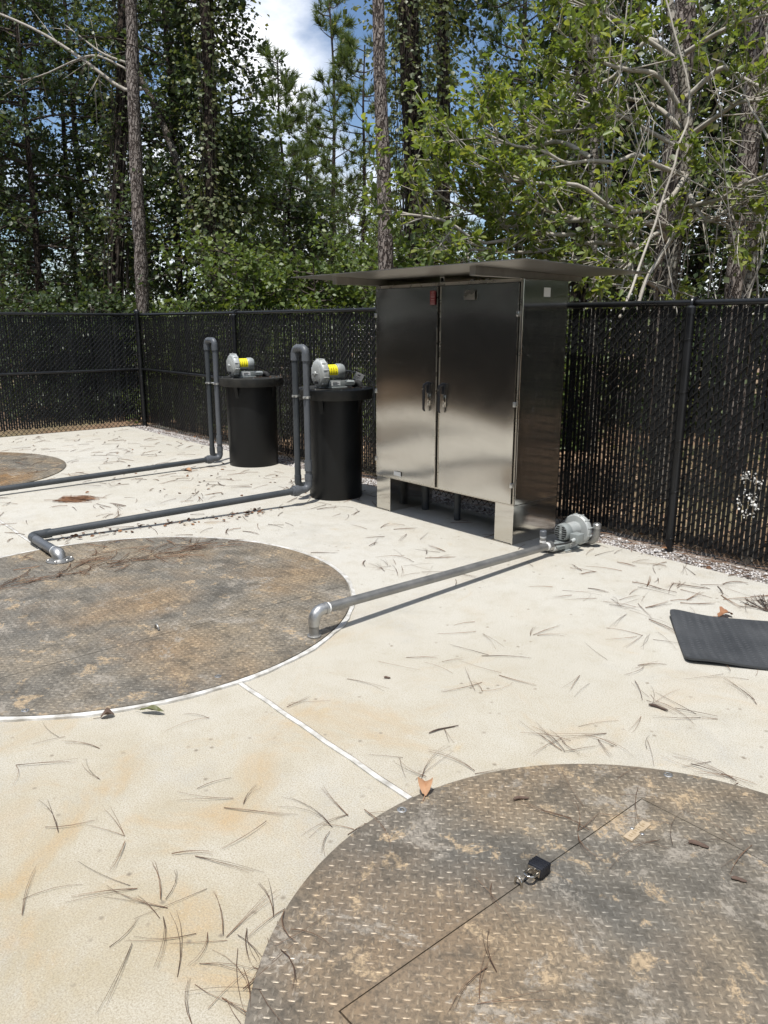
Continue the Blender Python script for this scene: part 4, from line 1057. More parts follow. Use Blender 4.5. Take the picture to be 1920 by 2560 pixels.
def pine(label, base, H, r, z0, nb, seed, tuft=(.16, .26), blades=22, bw=.011, lean=(0, 0), reach=1.7, barkm='far_bark', group='pine trees of the wood behind the fence', dead=True, per=7):
    g = np.random.default_rng(seed); bx, by = base
    t = thing('pine_tree', label, 'tree', (bx, by, SOIL), group=group)
    pts = [(bx + lean[0] * s + g.normal(0, .035) * (s > 0), by + lean[1] * s + g.normal(0, .035) * (s > 0), SOIL - .1 + (H + .1) * s) for s in np.linspace(0, 1, 7)]
    mb, c = trunk_mesh(pts, r, r * .22, 34, 16)
    part('trunk', mb, MAT[barkm], t)
    lbs = []
    for k in range(nb):
        s = (z0 + (H - z0) * ((k + g.uniform(0, 1)) / nb)) / H; s = min(s, .99); i = s * (len(c) - 1.001)
        p = c[int(i)] * (1 - i % 1) + c[int(i) + 1] * (i % 1); u = (s * H - z0) / (H - z0)
        ln = reach * (1.05 - .8 * u) * g.uniform(.65, 1.15); a = g.uniform(0, 2 * math.pi); d = np.array([math.cos(a), math.sin(a), 0])
        q = [p, p + d * ln * .5 + np.array([0, 0, ln * .10]), p + d * ln + np.array([0, 0, ln * g.uniform(.15, .5)])]
        lbs.append(spline(q, 6))
    lv = [chain(l, r * .16 + .008, .006, 4) for l in lbs]
    P0, P1 = twigs_on(lbs, per, (.15, .5), g, .8, .45, .35)
    lv.append(prisms(P0, P1, .008, .004, 4))
    v, f = cat(lv); npart('limbs', v, f, MAT['twig_dark'], t, kind='stuff')
    k = np.repeat(np.arange(len(P0)), blades); tt = g.uniform(.55, 1.0, len(k))
    p = P0[k] + (P1[k] - P0[k]) * tt[:, None]
    d = unit(unit(P1 - P0)[k] * .9 + g.normal(0, .62, (len(k), 3)) + np.array([0, 0, .12])); Ln = g.uniform(tuft[0], tuft[1], len(k))[:, None]
    s = unit(np.cross(d, g.normal(0, 1, (len(k), 3)))) * bw
    v = np.stack([p - s * .5, p + s * .5, p + d * Ln], 1).reshape(-1, 3); f = np.arange(len(v)).reshape(-1, 3)
    npart('crown', v, f, MAT['needle'], t, kind='stuff')
    return t

def sp(px, D): return tuple(at(px, 900, D)[:2])

# ---- two bare pine trunks close to the fence (their crowns start above the picture)
def bare_pine(label, pxs, D, r0, r1, seed, crown_seed):
    g = np.random.default_rng(seed)
    b = at(pxs[0][0], pxs[0][1], D); pts = [np.array([b[0], b[1], SOIL - .1])]
    for px, py in pxs[1:]: q = at(px, py, D); pts.append(q)
    pts[0][:2] += (pts[0][:2] - pts[1][:2]) * .05
    d = (pts[-1] - pts[-2]); d = d / d[2]
    for z in (13, 18, 24): pts.append(pts[-1] + d * (z - pts[-1][2]) * .6 + np.array([0, 0, (z - pts[-1][2]) * .4]))
    t = thing('pine_tree', label, 'tree', (pts[0][0], pts[0][1], SOIL), group='pine trees of the wood behind the fence')
    mb, c = trunk_mesh(pts, r0, r1 * .5, 60, 22, .10)
    # flaky bark: small uneven radius
    vv = np.array(mb.v).reshape(60, 22, 3); ax_ = c[:, None]
    vv = ax_ + (vv - ax_) * (1 + g.normal(0, .035, (60, 22, 1))); mb.v = [tuple(p) for p in vv.reshape(-1, 3)]
    part('trunk', mb, MAT['pine_bark'], t)
    top = c[-1]; lbs = []
    for k in range(26):
        i = g.uniform(.85, .99) * 59; p = c[int(i)]; a = g.uniform(0, 6.28); ln = g.uniform(.8, 2.0)
        dd = np.array([math.cos(a), math.sin(a), .3]); lbs.append(spline([p, p + dd * ln * .5, p + dd * ln + np.array([0, 0, .2])], 5))
    v, f = cat([chain(l, .03, .01, 4) for l in lbs]); npart('limbs', v, f, MAT['twig_dark'], t, kind='stuff')
    P0, P1 = twigs_on(lbs, 6, (.2, .5), g)
    k = np.repeat(np.arange(len(P0)), 16); p = P1[k]
    d2 = unit(unit(P1 - P0)[k] + g.normal(0, .6, (len(k), 3))); s = unit(np.cross(d2, g.normal(0, 1, (len(k), 3)))) * .014
    v = np.stack([p - s * .5, p + s * .5, p + d2 * g.uniform(.16, .26, len(k))[:, None]], 1).reshape(-1, 3)
    npart('crown', v, np.arange(len(v)).reshape(-1, 3), MAT['needle'], t, kind='stuff')
    return c
bare_pine('tall pine trunk with scaly grey bark rising behind the corner post', [(352, 1050), (356, 760), (343, 480), (331, 150), (327, 0)], 14.8, .135, .118, 3, 1)
bare_pine('tall bare pine trunk rising just behind the cabinet canopy', [(968, 1100), (964, 660), (959, 420), (950, 200), (946, 0)], 10.4, .104, .086, 4, 2)

# ---- far pines under open sky, between the two bare trunks
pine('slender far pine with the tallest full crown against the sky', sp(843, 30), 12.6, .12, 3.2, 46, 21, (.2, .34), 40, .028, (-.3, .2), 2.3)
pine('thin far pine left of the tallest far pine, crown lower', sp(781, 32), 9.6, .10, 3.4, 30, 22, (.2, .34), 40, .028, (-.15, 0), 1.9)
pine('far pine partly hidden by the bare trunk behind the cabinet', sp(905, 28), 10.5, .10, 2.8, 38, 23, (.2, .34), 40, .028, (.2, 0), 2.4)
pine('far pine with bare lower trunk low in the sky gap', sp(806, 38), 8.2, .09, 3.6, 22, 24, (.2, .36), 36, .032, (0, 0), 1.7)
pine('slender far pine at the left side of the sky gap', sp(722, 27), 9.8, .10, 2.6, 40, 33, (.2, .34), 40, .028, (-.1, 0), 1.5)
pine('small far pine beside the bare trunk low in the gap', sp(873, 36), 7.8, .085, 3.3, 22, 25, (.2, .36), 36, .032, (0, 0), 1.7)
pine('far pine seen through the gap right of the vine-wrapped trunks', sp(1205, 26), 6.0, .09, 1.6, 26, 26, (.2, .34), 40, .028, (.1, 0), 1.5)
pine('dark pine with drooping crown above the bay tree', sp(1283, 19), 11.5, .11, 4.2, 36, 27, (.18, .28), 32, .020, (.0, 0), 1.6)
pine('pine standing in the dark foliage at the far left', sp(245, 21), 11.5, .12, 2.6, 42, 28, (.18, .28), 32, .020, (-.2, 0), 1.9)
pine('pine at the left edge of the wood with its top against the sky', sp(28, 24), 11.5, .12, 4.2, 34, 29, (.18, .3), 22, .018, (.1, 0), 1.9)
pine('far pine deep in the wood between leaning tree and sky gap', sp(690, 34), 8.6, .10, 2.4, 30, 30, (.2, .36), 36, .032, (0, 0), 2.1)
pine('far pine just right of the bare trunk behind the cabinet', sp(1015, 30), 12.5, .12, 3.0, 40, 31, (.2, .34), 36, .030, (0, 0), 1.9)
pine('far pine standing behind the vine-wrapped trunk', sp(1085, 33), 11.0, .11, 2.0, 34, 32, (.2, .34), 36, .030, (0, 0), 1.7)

# ---- trunks wrapped in vines
def viny_trunk(label, pxs, D, r0, r1, nleaf, spread, seed, barkm='dark_bark', nv=14, z_from=0.0, L=.085):
    g = np.random.default_rng(seed)
    b = at(*pxs[0], D); pts = [np.array([b[0], b[1], SOIL - .1])] + [at(px, py, D) for px, py in pxs[1:]]
    t = thing('vine_covered_tree', label, 'tree', (b[0], b[1], SOIL), group='vine-wrapped trunks')
    mb, c = trunk_mesh(pts, r0, r1, 40, 16, .12); part('trunk', mb, MAT[barkm], t)
    lv = []
    for k in range(nv):
        a = g.uniform(0, 6.28); n = 18; zz = np.linspace(0, 1, n) * g.uniform(.6, 1)
        q = np.array([c[int(z * 39)] + np.array([math.cos(a + z * 2), math.sin(a + z * 2), 0]) * (r0 * g.uniform(1.05, 1.9) + .03 * math.sin(9 * z + k)) for z in zz])
        lv.append(chain(q, g.uniform(.006, .014), .004, 4))
    v, f = cat(lv); npart('vines', v, f, MAT['twig_dark'], t, kind='stuff')
    z = g.uniform(z_from, 1, nleaf); p = c[(z * 39).astype(int)]; a = g.uniform(0, 6.28, nleaf)
    rr = r0 + np.abs(g.normal(0, spread, nleaf)) * (.6 + .8 * np.abs(np.sin(z * 17 + seed)))
    p = p + np.stack([np.cos(a) * rr, np.sin(a) * rr, g.normal(0, .1, nleaf)], 1)
    d = unit(np.stack([np.cos(a), np.sin(a), -.7 + 0 * a], 1) + g.normal(0, .5, (nleaf, 3))); up = unit(np.stack([np.cos(a) * .6, np.sin(a) * .6, .6 + 0 * a], 1) + g.normal(0, .4, (nleaf, 3)))
    v, f = leaves(p, d, up, g.uniform(L * .6, L * 1.2, nleaf), .5)
    npart('vine_leaves', v, f, MAT['leaf_vine'], t, kind='stuff')
viny_trunk('thick dark trunk wrapped in hanging vines right of the bare cabinet pine', [(1045, 1100), (1042, 640), (1032, 300), (1022, 60), (1020, -150)], 13.6, .19, .15, 3600, .34, 41, nv=26)
viny_trunk('slim dark trunk leading to the blue sky gap', [(1112, 1100), (1112, 620), (1113, 260), (1107, 40), (1105, -150)], 15.5, .10, .085, 1700, .26, 42)
viny_trunk('vine-draped dark trunk standing behind the bay tree', [(1452, 1100), (1450, 640), (1455, 340), (1462, -150)], 11.5, .13, .11, 2200, .30, 43)
viny_trunk('thick brown trunk with furrowed bark behind the pale bay trunk', [(1652, 1150), (1662, 720), (1682, 420), (1706, 120), (1720, -150)], 9.3, .135, .105, 500, .30, 44, 'pine_bark', 8)
viny_trunk('brown trunk near the fence, second from the right edge', [(1838, 1150), (1842, 720), (1866, 430), (1893, 150), (1905, -150)], 8.8, .125, .10, 350, .3, 45, 'pine_bark', 8)
viny_trunk('pale slim trunk seen through the bay tree branches', [(1487, 1100), (1484, 500), (1490, 170), (1492, -150)], 10.2, .055, .045, 150, .2, 46, 'pale_bark', 3)
viny_trunk('vine tangle hanging over a trunk left of the corner pine', [(300, 1050), (292, 640), (303, 300), (310, 60), (312, -150)], 16.2, .13, .11, 1500, .45, 47, nv=34)
viny_trunk('short dark trunk beside the leaning tree', [(540, 1050), (533, 640), (526, 500), (520, 250), (505, -100)], 14.6, .09, .07, 2600, .34, 48)

# ---- the leaning tree and its white dead limbs
def poly_tree(label, name, lines, seed, barkm, catn='tree', twigm='twig_pale', leafs=None, group=None, extra_limbs=None):
    """lines: list of (pixel polyline with depth, r0, r1)"""
    b = lines[0][0][0]; P_ = at(b[0], b[1], b[2])
    t = thing(name, label, catn, (P_[0], P_[1], SOIL), group=group)
    return t
g = np.random.default_rng(77)
lt = at(560, 1050, 15.2)
lean_t = thing('leaning_tree', 'leaning tree with pale upper stem crossing behind the corner pine', 'tree', (lt[0], lt[1], SOIL))
pts = [np.array([lt[0], lt[1], SOIL - .1])] + [at(*p) for p in ((536, 720, 15.2), (515, 665, 15.2), (474, 521, 15.2), (446, 417, 15.3), (399, 289, 15.4), (353, 197, 15.5), (322, 120, 15.6))]
mb, c = trunk_mesh(pts, .090, .050, 40, 12, .1); part('trunk', mb, MAT['lean_bark'], lean_t)
lb = []
for ln in ([(362, 220, 15.5), (307, 222, 15.6), (202, 145, 15.7), (90, 75, 15.8), (-60, 10, 16.0)], [(340, 165, 15.5), (260, 135, 15.6), (205, 95, 15.7), (160, 60, 15.8)], [(320, 175, 15.5), (245, 140, 15.6), (190, 150, 15.7), (100, 190, 15.8), (20, 205, 15.9)], [(250, 185, 15.65), (235, 215, 15.65)]):
    lb.append(spline([at(*p) for p in ln], 14))
v, f = cat([chain(lb[0], .038, .020, 7), chain(lb[1], .024, .01, 6), chain(lb[2], .022, .008, 6), chain(lb[3], .012, .005, 5)])
npart('dead_limbs', v, f, MAT['twig_pale'], lean_t, kind='stuff')
P0, P1 = twigs_on(lb, 6, (.3, 1.0), g, 1.0, -.1)
v, f = prisms(P0, P1, .009, .003, 4); npart('bare_twigs', v, f, MAT['twig_pale'], lean_t, kind='stuff')

# ---- broadleaf trees of the wood, left to right
BL = [  # label, px, depth, height, crown(z0,z1,r0,r1), limbs, twigs, leaves, L, leaf material
    ('dark leafy tree filling the left edge of the wood', 5, 18.5, 10.0, (1.0, 9.8, 1.9, 1.7), 74, 15, 11, .105, 'leaf_dark', 101),
    ('dark leafy tree second from the left edge of the wood', 118, 17.2, 9.2, (.9, 9.0, 1.7, 1.5), 72, 15, 11, .10, 'leaf_dark', 102),
    ('dark leafy tree between the left wood and the corner pine', 215, 19.5, 9.6, (.9, 9.4, 1.5, 1.3), 66, 14, 11, .105, 'leaf_dark', 103),
    ('tall vine-hung leafy tree right of the corner pine', 462, 16.2, 10.6, (1.2, 10.4, 1.2, 1.7), 80, 15, 11, .10, 'leaf_dark', 104),
    ('leafy tree whose dark crown edges the open sky', 562, 15.6, 10.4, (3.4, 10.2, .7, 1.15), 56, 15, 11, .10, 'leaf_dark', 105),
    ('smaller mid green tree under the crown at the sky edge', 612, 17.5, 6.4, (.6, 6.2, 1.6, .7), 52, 14, 11, .10, 'leaf_mid', 106),
    ('dark sweetgum-like tree spreading low below the far pines', 735, 20.5, 5.4, (1.6, 5.2, 1.9, .8), 42, 14, 11, .11, 'leaf_dark', 107),
    ('broad dark tree behind the corner pine', 385, 21.0, 10.5, (1.0, 10.2, 1.4, 1.5), 62, 14, 10, .115, 'leaf_dark', 108),
    ('dark leafy tree behind the bay tree, left part', 1345, 14.0, 8.4, (1.2, 8.2, 1.0, 1.2), 50, 14, 11, .09, 'leaf_dark', 109),
    ('dark leafy tree behind the bay tree, middle part', 1530, 13.2, 8.2, (1.2, 8.0, 1.4, 1.4), 60, 14, 11, .09, 'leaf_dark', 110),
    ('dark leafy tree behind the brown trunks on the right', 1720, 13.4, 8.4, (1.2, 8.2, 1.5, 1.5), 60, 14, 11, .09, 'leaf_dark', 111),
    ('dark leafy tree filling the right edge of the wood', 1930, 12.4, 8.0, (1.2, 7.8, 1.4, 1.4), 56, 14, 11, .09, 'leaf_dark', 112),
    ('dark leafy tree just outside the right edge of the wood', 2300, 8.6, 7.5, (.4, 7.3, 1.5, 1.4), 50, 12, 10, .10, 'leaf_dark', 114),
    ('dark leafy tree farthest along the fence to the right', 2950, 6.6, 7.5, (.4, 7.3, 1.6, 1.4), 50, 12, 10, .11, 'leaf_dark', 115),
    ('dark leafy tree beyond the end of the long fence', 2600, 11.0, 8.5, (.4, 8.3, 1.8, 1.6), 50, 12, 10, .12, 'leaf_dark', 116),
    ('far dark tree closing the gap behind the pale slim trunk', 1440, 18.0, 7.0, (.3, 6.8, 1.8, 1.5), 56, 13, 11, .12, 'leaf_dark', 117),
    ('far dark tree closing the gap behind the brown trunks', 1660, 17.0, 7.5, (.3, 7.3, 1.8, 1.5), 56, 13, 11, .12, 'leaf_dark', 118),
    ('far dark tree closing the gap at the right edge', 1870, 16.0, 7.5, (.3, 7.3, 1.8, 1.5), 56, 13, 11, .12, 'leaf_dark', 119),
    ('leafy crown high above the vine-wrapped trunks', 1075, 16.5, 10.5, (7.2, 10.3, .8, 1.3), 34, 14, 11, .10, 'leaf_dark', 113),
]
for (lab, px, D, H, cr_, nl_, tw, lf, L, lm, sd) in BL:
    broadleaf('broadleaf_tree', lab, sp(px, D), H, .09, cr_, nl_, tw, lf, L, sd, lm)
SH = [  # understorey shrubs beyond the fence
    ('bright green shrub under the leaning tree', 470, 14.2, 1.9, 1.0, 'leaf_mid', 201), ('bright green shrub behind the first drum', 600, 13.2, 2.9, 1.4, 'leaf_mid', 202),
    ('tall bright green shrub left of the canopy tip', 700, 13.0, 2.5, 1.3, 'leaf_mid', 203), ('bright green shrub above the canopy tip', 800, 12.4, 2.6, 1.3, 'leaf_mid', 204),
    ('bright green shrub beside the bare cabinet pine', 895, 13.0, 2.9, 1.2, 'leaf_mid', 205), ('low green shrub beyond the corner post', 410, 15.8, 2.0, 1.0, 'leaf_mid', 206),
    ('dark shrub at the foot of the left wood', 90, 14.6, 2.2, 1.4, 'leaf_dark', 207), ('dark shrub left of the corner pine', 230, 14.8, 2.2, 1.3, 'leaf_dark', 208),
    ('green shrub under the vine-wrapped trunks', 1060, 11.6, 2.8, 1.1, 'leaf_mid', 209), ('green shrub under the bay tree', 1300, 11.0, 2.0, 1.0, 'leaf_mid', 210),
    ('dark shrub between the brown trunks', 1750, 12.2, 2.0, .9, 'leaf_dark', 211),     ('far dark thicket low behind the left edge trees', 60, 26, 5.2, 2.8, 'leaf_dark', 215), ('far dark thicket low behind the left wood', 200, 25, 5.0, 2.6, 'leaf_dark', 216),
    ('far green thicket in the sky gap', 760, 22, 4.0, 2.2, 'leaf_mid', 212),
    ('far green thicket behind the bare cabinet pine', 960, 21, 4.4, 2.2, 'leaf_mid', 213), ('far dark thicket behind the corner pine', 320, 24, 4.5, 2.4, 'leaf_dark', 214),
]
for (lab, px, D, H, rad, lm, sd) in SH:
    broadleaf('shrub', lab, sp(px, D), H, .035, (.05, H * .96, rad, rad * .7), 44, 11, 13, .085, sd, lm, lean=(0, 0), tl=(.2, .55), cat_='shrub', group='shrubs behind the fence', wid=.46)

# ---- bay tree in front, pale branching limbs and glossy whorled leaves
def zz(x, y, D): return at(960 + x / 1.728, y / 1.728, D)
g = np.random.default_rng(555)
bt = zz(1215, 1900, 7.4)
bay = thing('bay_tree', 'glossy leaved bay tree with pale branching limbs over the fence', 'tree', (bt[0], bt[1], SOIL))
stem = [np.array([bt[0], bt[1], SOIL - .1])] + [zz(*p) for p in ((1228, 1290, 7.4), (1250, 1100, 7.4), (1272, 950, 7.4), (1298, 780, 7.45), (1312, 600, 7.5), (1300, 380, 7.55), (1262, 160, 7.6), (1225, -20, 7.7), (1190, -250, 7.8))]
mb, c = trunk_mesh(stem, .070, .035, 44, 14, .1); part('trunk', mb, MAT['pale_bark'], bay)
LIMBS = [
    [(1090, 1060, 7.3), (940, 1050, 7.2), (780, 1075, 7.1), (600, 1085, 7.0), (420, 1090, 7.0), (260, 1070, 6.9)],
    [(830, 930, 6.9), (680, 960, 7.1), (520, 950, 7.1), (380, 900, 7.1), (250, 850, 7.0)],
    [(700, 905, 6.8), (560, 920, 7.2), (420, 850, 7.3), (330, 770, 7.3)],
    [(880, 690, 7.1), (740, 620, 7.4), (600, 640, 7.5), (480, 620, 7.5), (390, 660, 7.4)],
    [(1262, 985, 7.4), (1180, 962, 7.2), (1100, 945, 7.1), (980, 955, 7.0), (830, 930, 6.9), (700, 905, 6.8), (560, 860, 6.7)],
    [(1262, 990, 7.4), (1120, 975, 7.3), (970, 968, 7.2), (820, 1000, 7.0), (620, 1030, 6.9), (420, 1040, 6.8), (250, 980, 6.8), (90, 915, 6.7), (0, 880, 6.7)],
    [(1300, 760, 7.45), (1200, 720, 7.3), (1090, 690, 7.2), (980, 695, 7.1), (880, 690, 7.1), (780, 705, 7.0), (690, 655, 6.9), (540, 645, 6.9), (440, 560, 6.8)],
    [(1310, 650, 7.5), (1200, 600, 7.6), (1100, 545, 7.6), (1000, 530, 7.5), (900, 570, 7.4), (750, 580, 7.3), (620, 540, 7.2)],
    [(1270, 960, 7.4), (1340, 900, 7.2), (1430, 850, 7.0), (1540, 800, 6.8), (1680, 740, 6.6), (1800, 690, 6.5)],
    [(1225, 1280, 7.4), (1150, 1190, 7.2), (1050, 1140, 7.1), (880, 1110, 7.0), (700, 1120, 6.9)],
    [(1255, 1080, 7.4), (1180, 1010, 7.2), (1090, 1120, 6.9), (1020, 1260, 6.7)],
    [(1310, 480, 7.5), (1180, 320, 7.4), (1060, 290, 7.3), (960, 270, 7.2), (860, 240, 7.1), (790, 200, 7.0)],
    [(1285, 270, 7.6), (1120, 120, 7.5), (1010, 60, 7.4), (900, 40, 7.3), (820, 20, 7.2)],
    [(1318, 600, 7.5), (1420, 480, 7.2), (1530, 460, 7.0), (1660, 440, 6.8), (1800, 430, 6.7)],
    [(1310, 400, 7.5), (1440, 300, 7.3), (1560, 330, 7.1), (1680, 400, 6.9), (1800, 460, 6.8)],
    [(1280, 220, 7.6), (1420, 120, 7.4), (1560, 90, 7.2), (1720, 60, 7.0)],
    [(1300, 760, 7.4), (1200, 860, 7.1), (1040, 880, 6.9), (880, 800, 6.8), (720, 790, 6.7), (560, 770, 6.7), (440, 720, 6.7)],
    [(1300, 820, 7.4), (1400, 940, 7.1), (1520, 900, 6.9), (1620, 930, 6.8)],
    [(1290, 300, 7.6), (1150, 200, 7.9), (1000, 330, 8.0), (860, 380, 8.0), (740, 400, 7.9)],
    [(1310, 560, 7.5), (1150, 440, 7.9), (980, 420, 8.0), (850, 470, 8.0), (720, 490, 7.9), (620, 540, 7.8)],
]
lbs = [spline([zz(*p) + g.normal(0, .03, 3) for p in ln], 22) for ln in LIMBS]
v, f = cat([chain(l, .024, .008, 6) for l in lbs]); npart('limbs', v, f, MAT['twig_pale'], bay, kind='stuff')
Q0, Q1 = twigs_on(lbs, 13, (.25, .75), g, .85, .15, .15)
# side branches carry twigs of their own
mids = [np.stack([a, (a + b) / 2 + g.normal(0, .04, 3), b]) for a, b in zip(Q0, Q1)]
T0, T1 = twigs_on(mids, 4, (.08, .30), g, .8, .3, .3)
v, f = cat([prisms(Q0, Q1, .0078, .004, 4), prisms(T0, T1, .0038, .002, 4)]); npart('twigs', v, f, MAT['twig_pale'], bay, kind='stuff')
side_ = T0[:, :2] @ UX / (T0[:, :2] @ UY)      # the limbs over the right half carry fewer leaves low down
keep = g.uniform(0, 1, len(T0)) < np.where((side_ > .27) & (T0[:, 2] < 3.9), .55, .9)
v1, f1 = leaves_on(T0[keep], T1[keep], 9, .076, g, True, .27, .016, True, .9)
kq = g.uniform(0, 1, len(Q0)) < np.where((Q0[:, :2] @ UX / (Q0[:, :2] @ UY) > .27) & (Q0[:, 2] < 3.9), .6, 1)
v2, f2 = leaves_on(Q0[kq], Q1[kq], 10, .076, g, True, .27, .02, True, .9)
v, f = cat([(v1, f1), (v2, f2)]); npart('crown', v, f, MAT['leaf_gloss'], bay, kind='stuff')

# ---- bare vines and saplings crossing in front of the right wood
def bare_vine(label, pts, r0, r1, mat='twig_pale', name='hanging_vine', catn='vine', up=False):
    q = spline([zz(*p) for p in pts], 26); q = q + np.cumsum(rng.normal(0, .004, q.shape), 0)
    t = thing(name, label, catn, tuple(q[0]), group='bare vines and stems at the fence')
    mb = MB().tube([tuple(p) for p in q], list(np.linspace(r0, r1, 26)), 7)
    part('stem', mb, MAT[mat], t)
bare_vine('pale vine slanting up across the bay tree from over the fence rail', [(1022, 1372, 6.05), (1070, 1270, 6.2), (1115, 1140, 6.4), (1180, 950, 6.6), (1245, 760, 6.7), (1290, 620, 6.8), (1330, 500, 6.9), (1328, 350, 7.0), (1270, 160, 7.1), (1222, -20, 7.2)], .010, .008)
bare_vine('thin straight vine hanging between canopy and bay trunk', [(972, 1150, 7.2), (965, 900, 7.2), (985, 740, 7.2), (1003, 560, 7.2), (1025, 330, 7.2), (1060, 0, 7.3)], .007, .006)
bare_vine('thin pale vine hanging left of the straight vine', [(945, 860, 7.4), (940, 620, 7.4), (960, 380, 7.4), (975, 120, 7.4), (950, -40, 7.5)], .006, .005)
bare_vine('forked pale stem climbing from the fence to the bay trunk', [(1100, 1310, 6.6), (1150, 1180, 6.7), (1210, 1075, 6.9), (1262, 1000, 7.1), (1330, 940, 7.2), (1440, 850, 7.1), (1640, 760, 6.9)], .016, .008)
bare_vine('pale mottled leaning trunk at the right edge of the wood', [(1545, 1420, 7.6), (1560, 1270, 7.6), (1588, 1080, 7.6), (1620, 910, 7.6), (1660, 760, 7.6), (1730, 560, 7.6)], .046, .034, 'pale_bark', 'leaning_sapling', 'tree')
bare_vine('thin grey stem between the brown trunks', [(1400, 1290, 7.0), (1425, 1120, 7.0), (1450, 960, 7.0), (1462, 800, 7.1), (1500, 600, 7.2)], .007, .005)
bare_vine('pale arching vine at the right edge over the brown trunk', [(1660, 600, 6.6), (1600, 480, 6.7), (1555, 380, 6.8), (1500, 300, 6.9), (1430, 240, 7.0)], .010, .006)
bare_vine('pale hanging vine at the top right corner', [(1652, 230, 6.8), (1645, 100, 6.8), (1660, -30, 6.8)], .009, .008)

# ---- tangle of thin bare twigs over the right part of the fence
g = np.random.default_rng(808); tg0, tg1 = [], []
tb_ = thing('bare_shrub', 'tangle of thin pale bare twigs arching over the fence on the right', 'shrub', tuple(zz(1330, 1500, 6.9)[:2]) + (SOIL,), group='bare vines and stems at the fence')
paths = []
for k in range(16):
    x0 = g.uniform(1000, 1640); b0 = zz(x0, 1330 + g.uniform(0, 150), g.uniform(6.5, 7.6)); b0[2] = max(b0[2], .2)
    top_ = zz(x0 + g.normal(20, 170), g.uniform(350, 1000), g.uniform(6.3, 7.6)); mid_ = (b0 + top_) / 2 + g.normal(0, .16, 3)
    end_ = top_ + np.array([g.normal(0, .35), g.normal(0, .25), g.uniform(-.45, .2)])
    paths.append(spline([b0, mid_, top_, end_], 12))
v, f = cat([chain(p, g.uniform(.004, .009), .0028, 4) for p in paths]); npart('stems', v, f, MAT['twig_pale'], tb_, kind='stuff')
P0, P1 = twigs_on(paths, 9, (.12, .5), g, .9, .0, .3); v, f = prisms(P0, P1, .0036, .0016, 4); npart('twigs', v, f, MAT['twig_pale'], tb_, kind='stuff')
kk = g.uniform(0, 1, len(P0)) < .28; v, f = leaves_on(P0[kk], P1[kk], 4, .07, g, True, .28, .015, True); npart('sparse_leaves', v, f, MAT['leaf_gloss'], tb_, kind='stuff')
# ---- the wood on the other side of the enclosure, which the steel doors mirror
g = np.random.default_rng(900)
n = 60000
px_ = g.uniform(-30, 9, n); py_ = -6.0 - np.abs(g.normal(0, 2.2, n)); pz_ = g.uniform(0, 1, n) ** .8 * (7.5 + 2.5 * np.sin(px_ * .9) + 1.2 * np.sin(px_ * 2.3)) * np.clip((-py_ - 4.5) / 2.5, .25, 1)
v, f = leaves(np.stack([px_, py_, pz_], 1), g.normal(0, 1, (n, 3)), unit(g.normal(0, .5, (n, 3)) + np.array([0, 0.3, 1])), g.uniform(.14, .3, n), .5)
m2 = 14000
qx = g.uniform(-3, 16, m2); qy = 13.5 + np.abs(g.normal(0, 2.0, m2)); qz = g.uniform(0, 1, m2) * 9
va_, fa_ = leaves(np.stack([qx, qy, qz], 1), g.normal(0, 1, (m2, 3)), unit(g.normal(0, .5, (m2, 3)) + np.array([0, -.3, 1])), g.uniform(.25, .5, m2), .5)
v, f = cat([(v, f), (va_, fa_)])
wd = npart('far_woods', v, f, leaf('backlit_shade_leaf', (0.018, 0.030, 0.013), (0.026, 0.042, 0.017), (0.040, 0.058, 0.024), 0.12), kind='stuff'); wd['label'] = 'mass of woodland on the far side of the enclosure'; wd['category'] = 'woods'  # back-lit shade of this wood is put into the darkened leaf colour

# ================================================================== LITTER ON THE SLAB
g = np.random.default_rng(321)
def top_level(x, y):
    """height of what lies on the slab at this spot"""
    for (a, b, r_) in (MID, NEAR, FAR):
        if math.hypot(x - a, y - b) < r_: return ZT + .003
    q = np.array([x, y]) - mA; u, v_ = q @ mu, q @ mv
    if 0 < u < ML_ and 0 < v_ < MW: return .016
    return .0015
NV_, NF_ = [], []
def needle(x, y, ang, L, curve, z, w=.0017):
    n = 5; pts = []
    for i in range(n):
        t = i / (n - 1); a = ang + curve * t
        pts.append((x, y)); x += math.cos(a) * L / (n - 1); y += math.sin(a) * L / (n - 1)
    o = len(NV_)
    for i, (px, py) in enumerate(pts):
        a = ang + curve * i / (n - 1); ww = w * (1 - .55 * i / (n - 1)); h = z + .004 * math.sin(math.pi * i / (n - 1))
        NV_.append((px - math.sin(a) * ww, py + math.cos(a) * ww, h)); NV_.append((px, py, h + ww * 1.3)); NV_.append((px + math.sin(a) * ww, py - math.cos(a) * ww, h))
    for i in range(n - 1):
        a = o + 3 * i
        NF_.append((a, a + 1, a + 4, a + 3)); NF_.append((a + 1, a + 2, a + 5, a + 4))
def bundle(x, y, ang=None, L=None, k=None, w=.0008):
    a = g.uniform(0, 6.28) if ang is None else ang; k = k or g.integers(1, 4); L = L or g.uniform(.12, .26)
    if top_level(x, y) == .016: return
    z = top_level(x, y) + g.uniform(.0005, .006); c = g.normal(0, .42)
    for j in range(k): needle(x, y, a + g.normal(0, .05), L * g.uniform(.85, 1.05), c + g.normal(0, .16), z + .001 * j, w)
def clump(px, py, k, spread=.08, ang=None, L=None):
    p = gp(px, py)
    for _ in range(k): bundle(p[0] + g.normal(0, spread), p[1] + g.normal(0, spread), None if ang is None else ang + g.normal(0, .35), L)
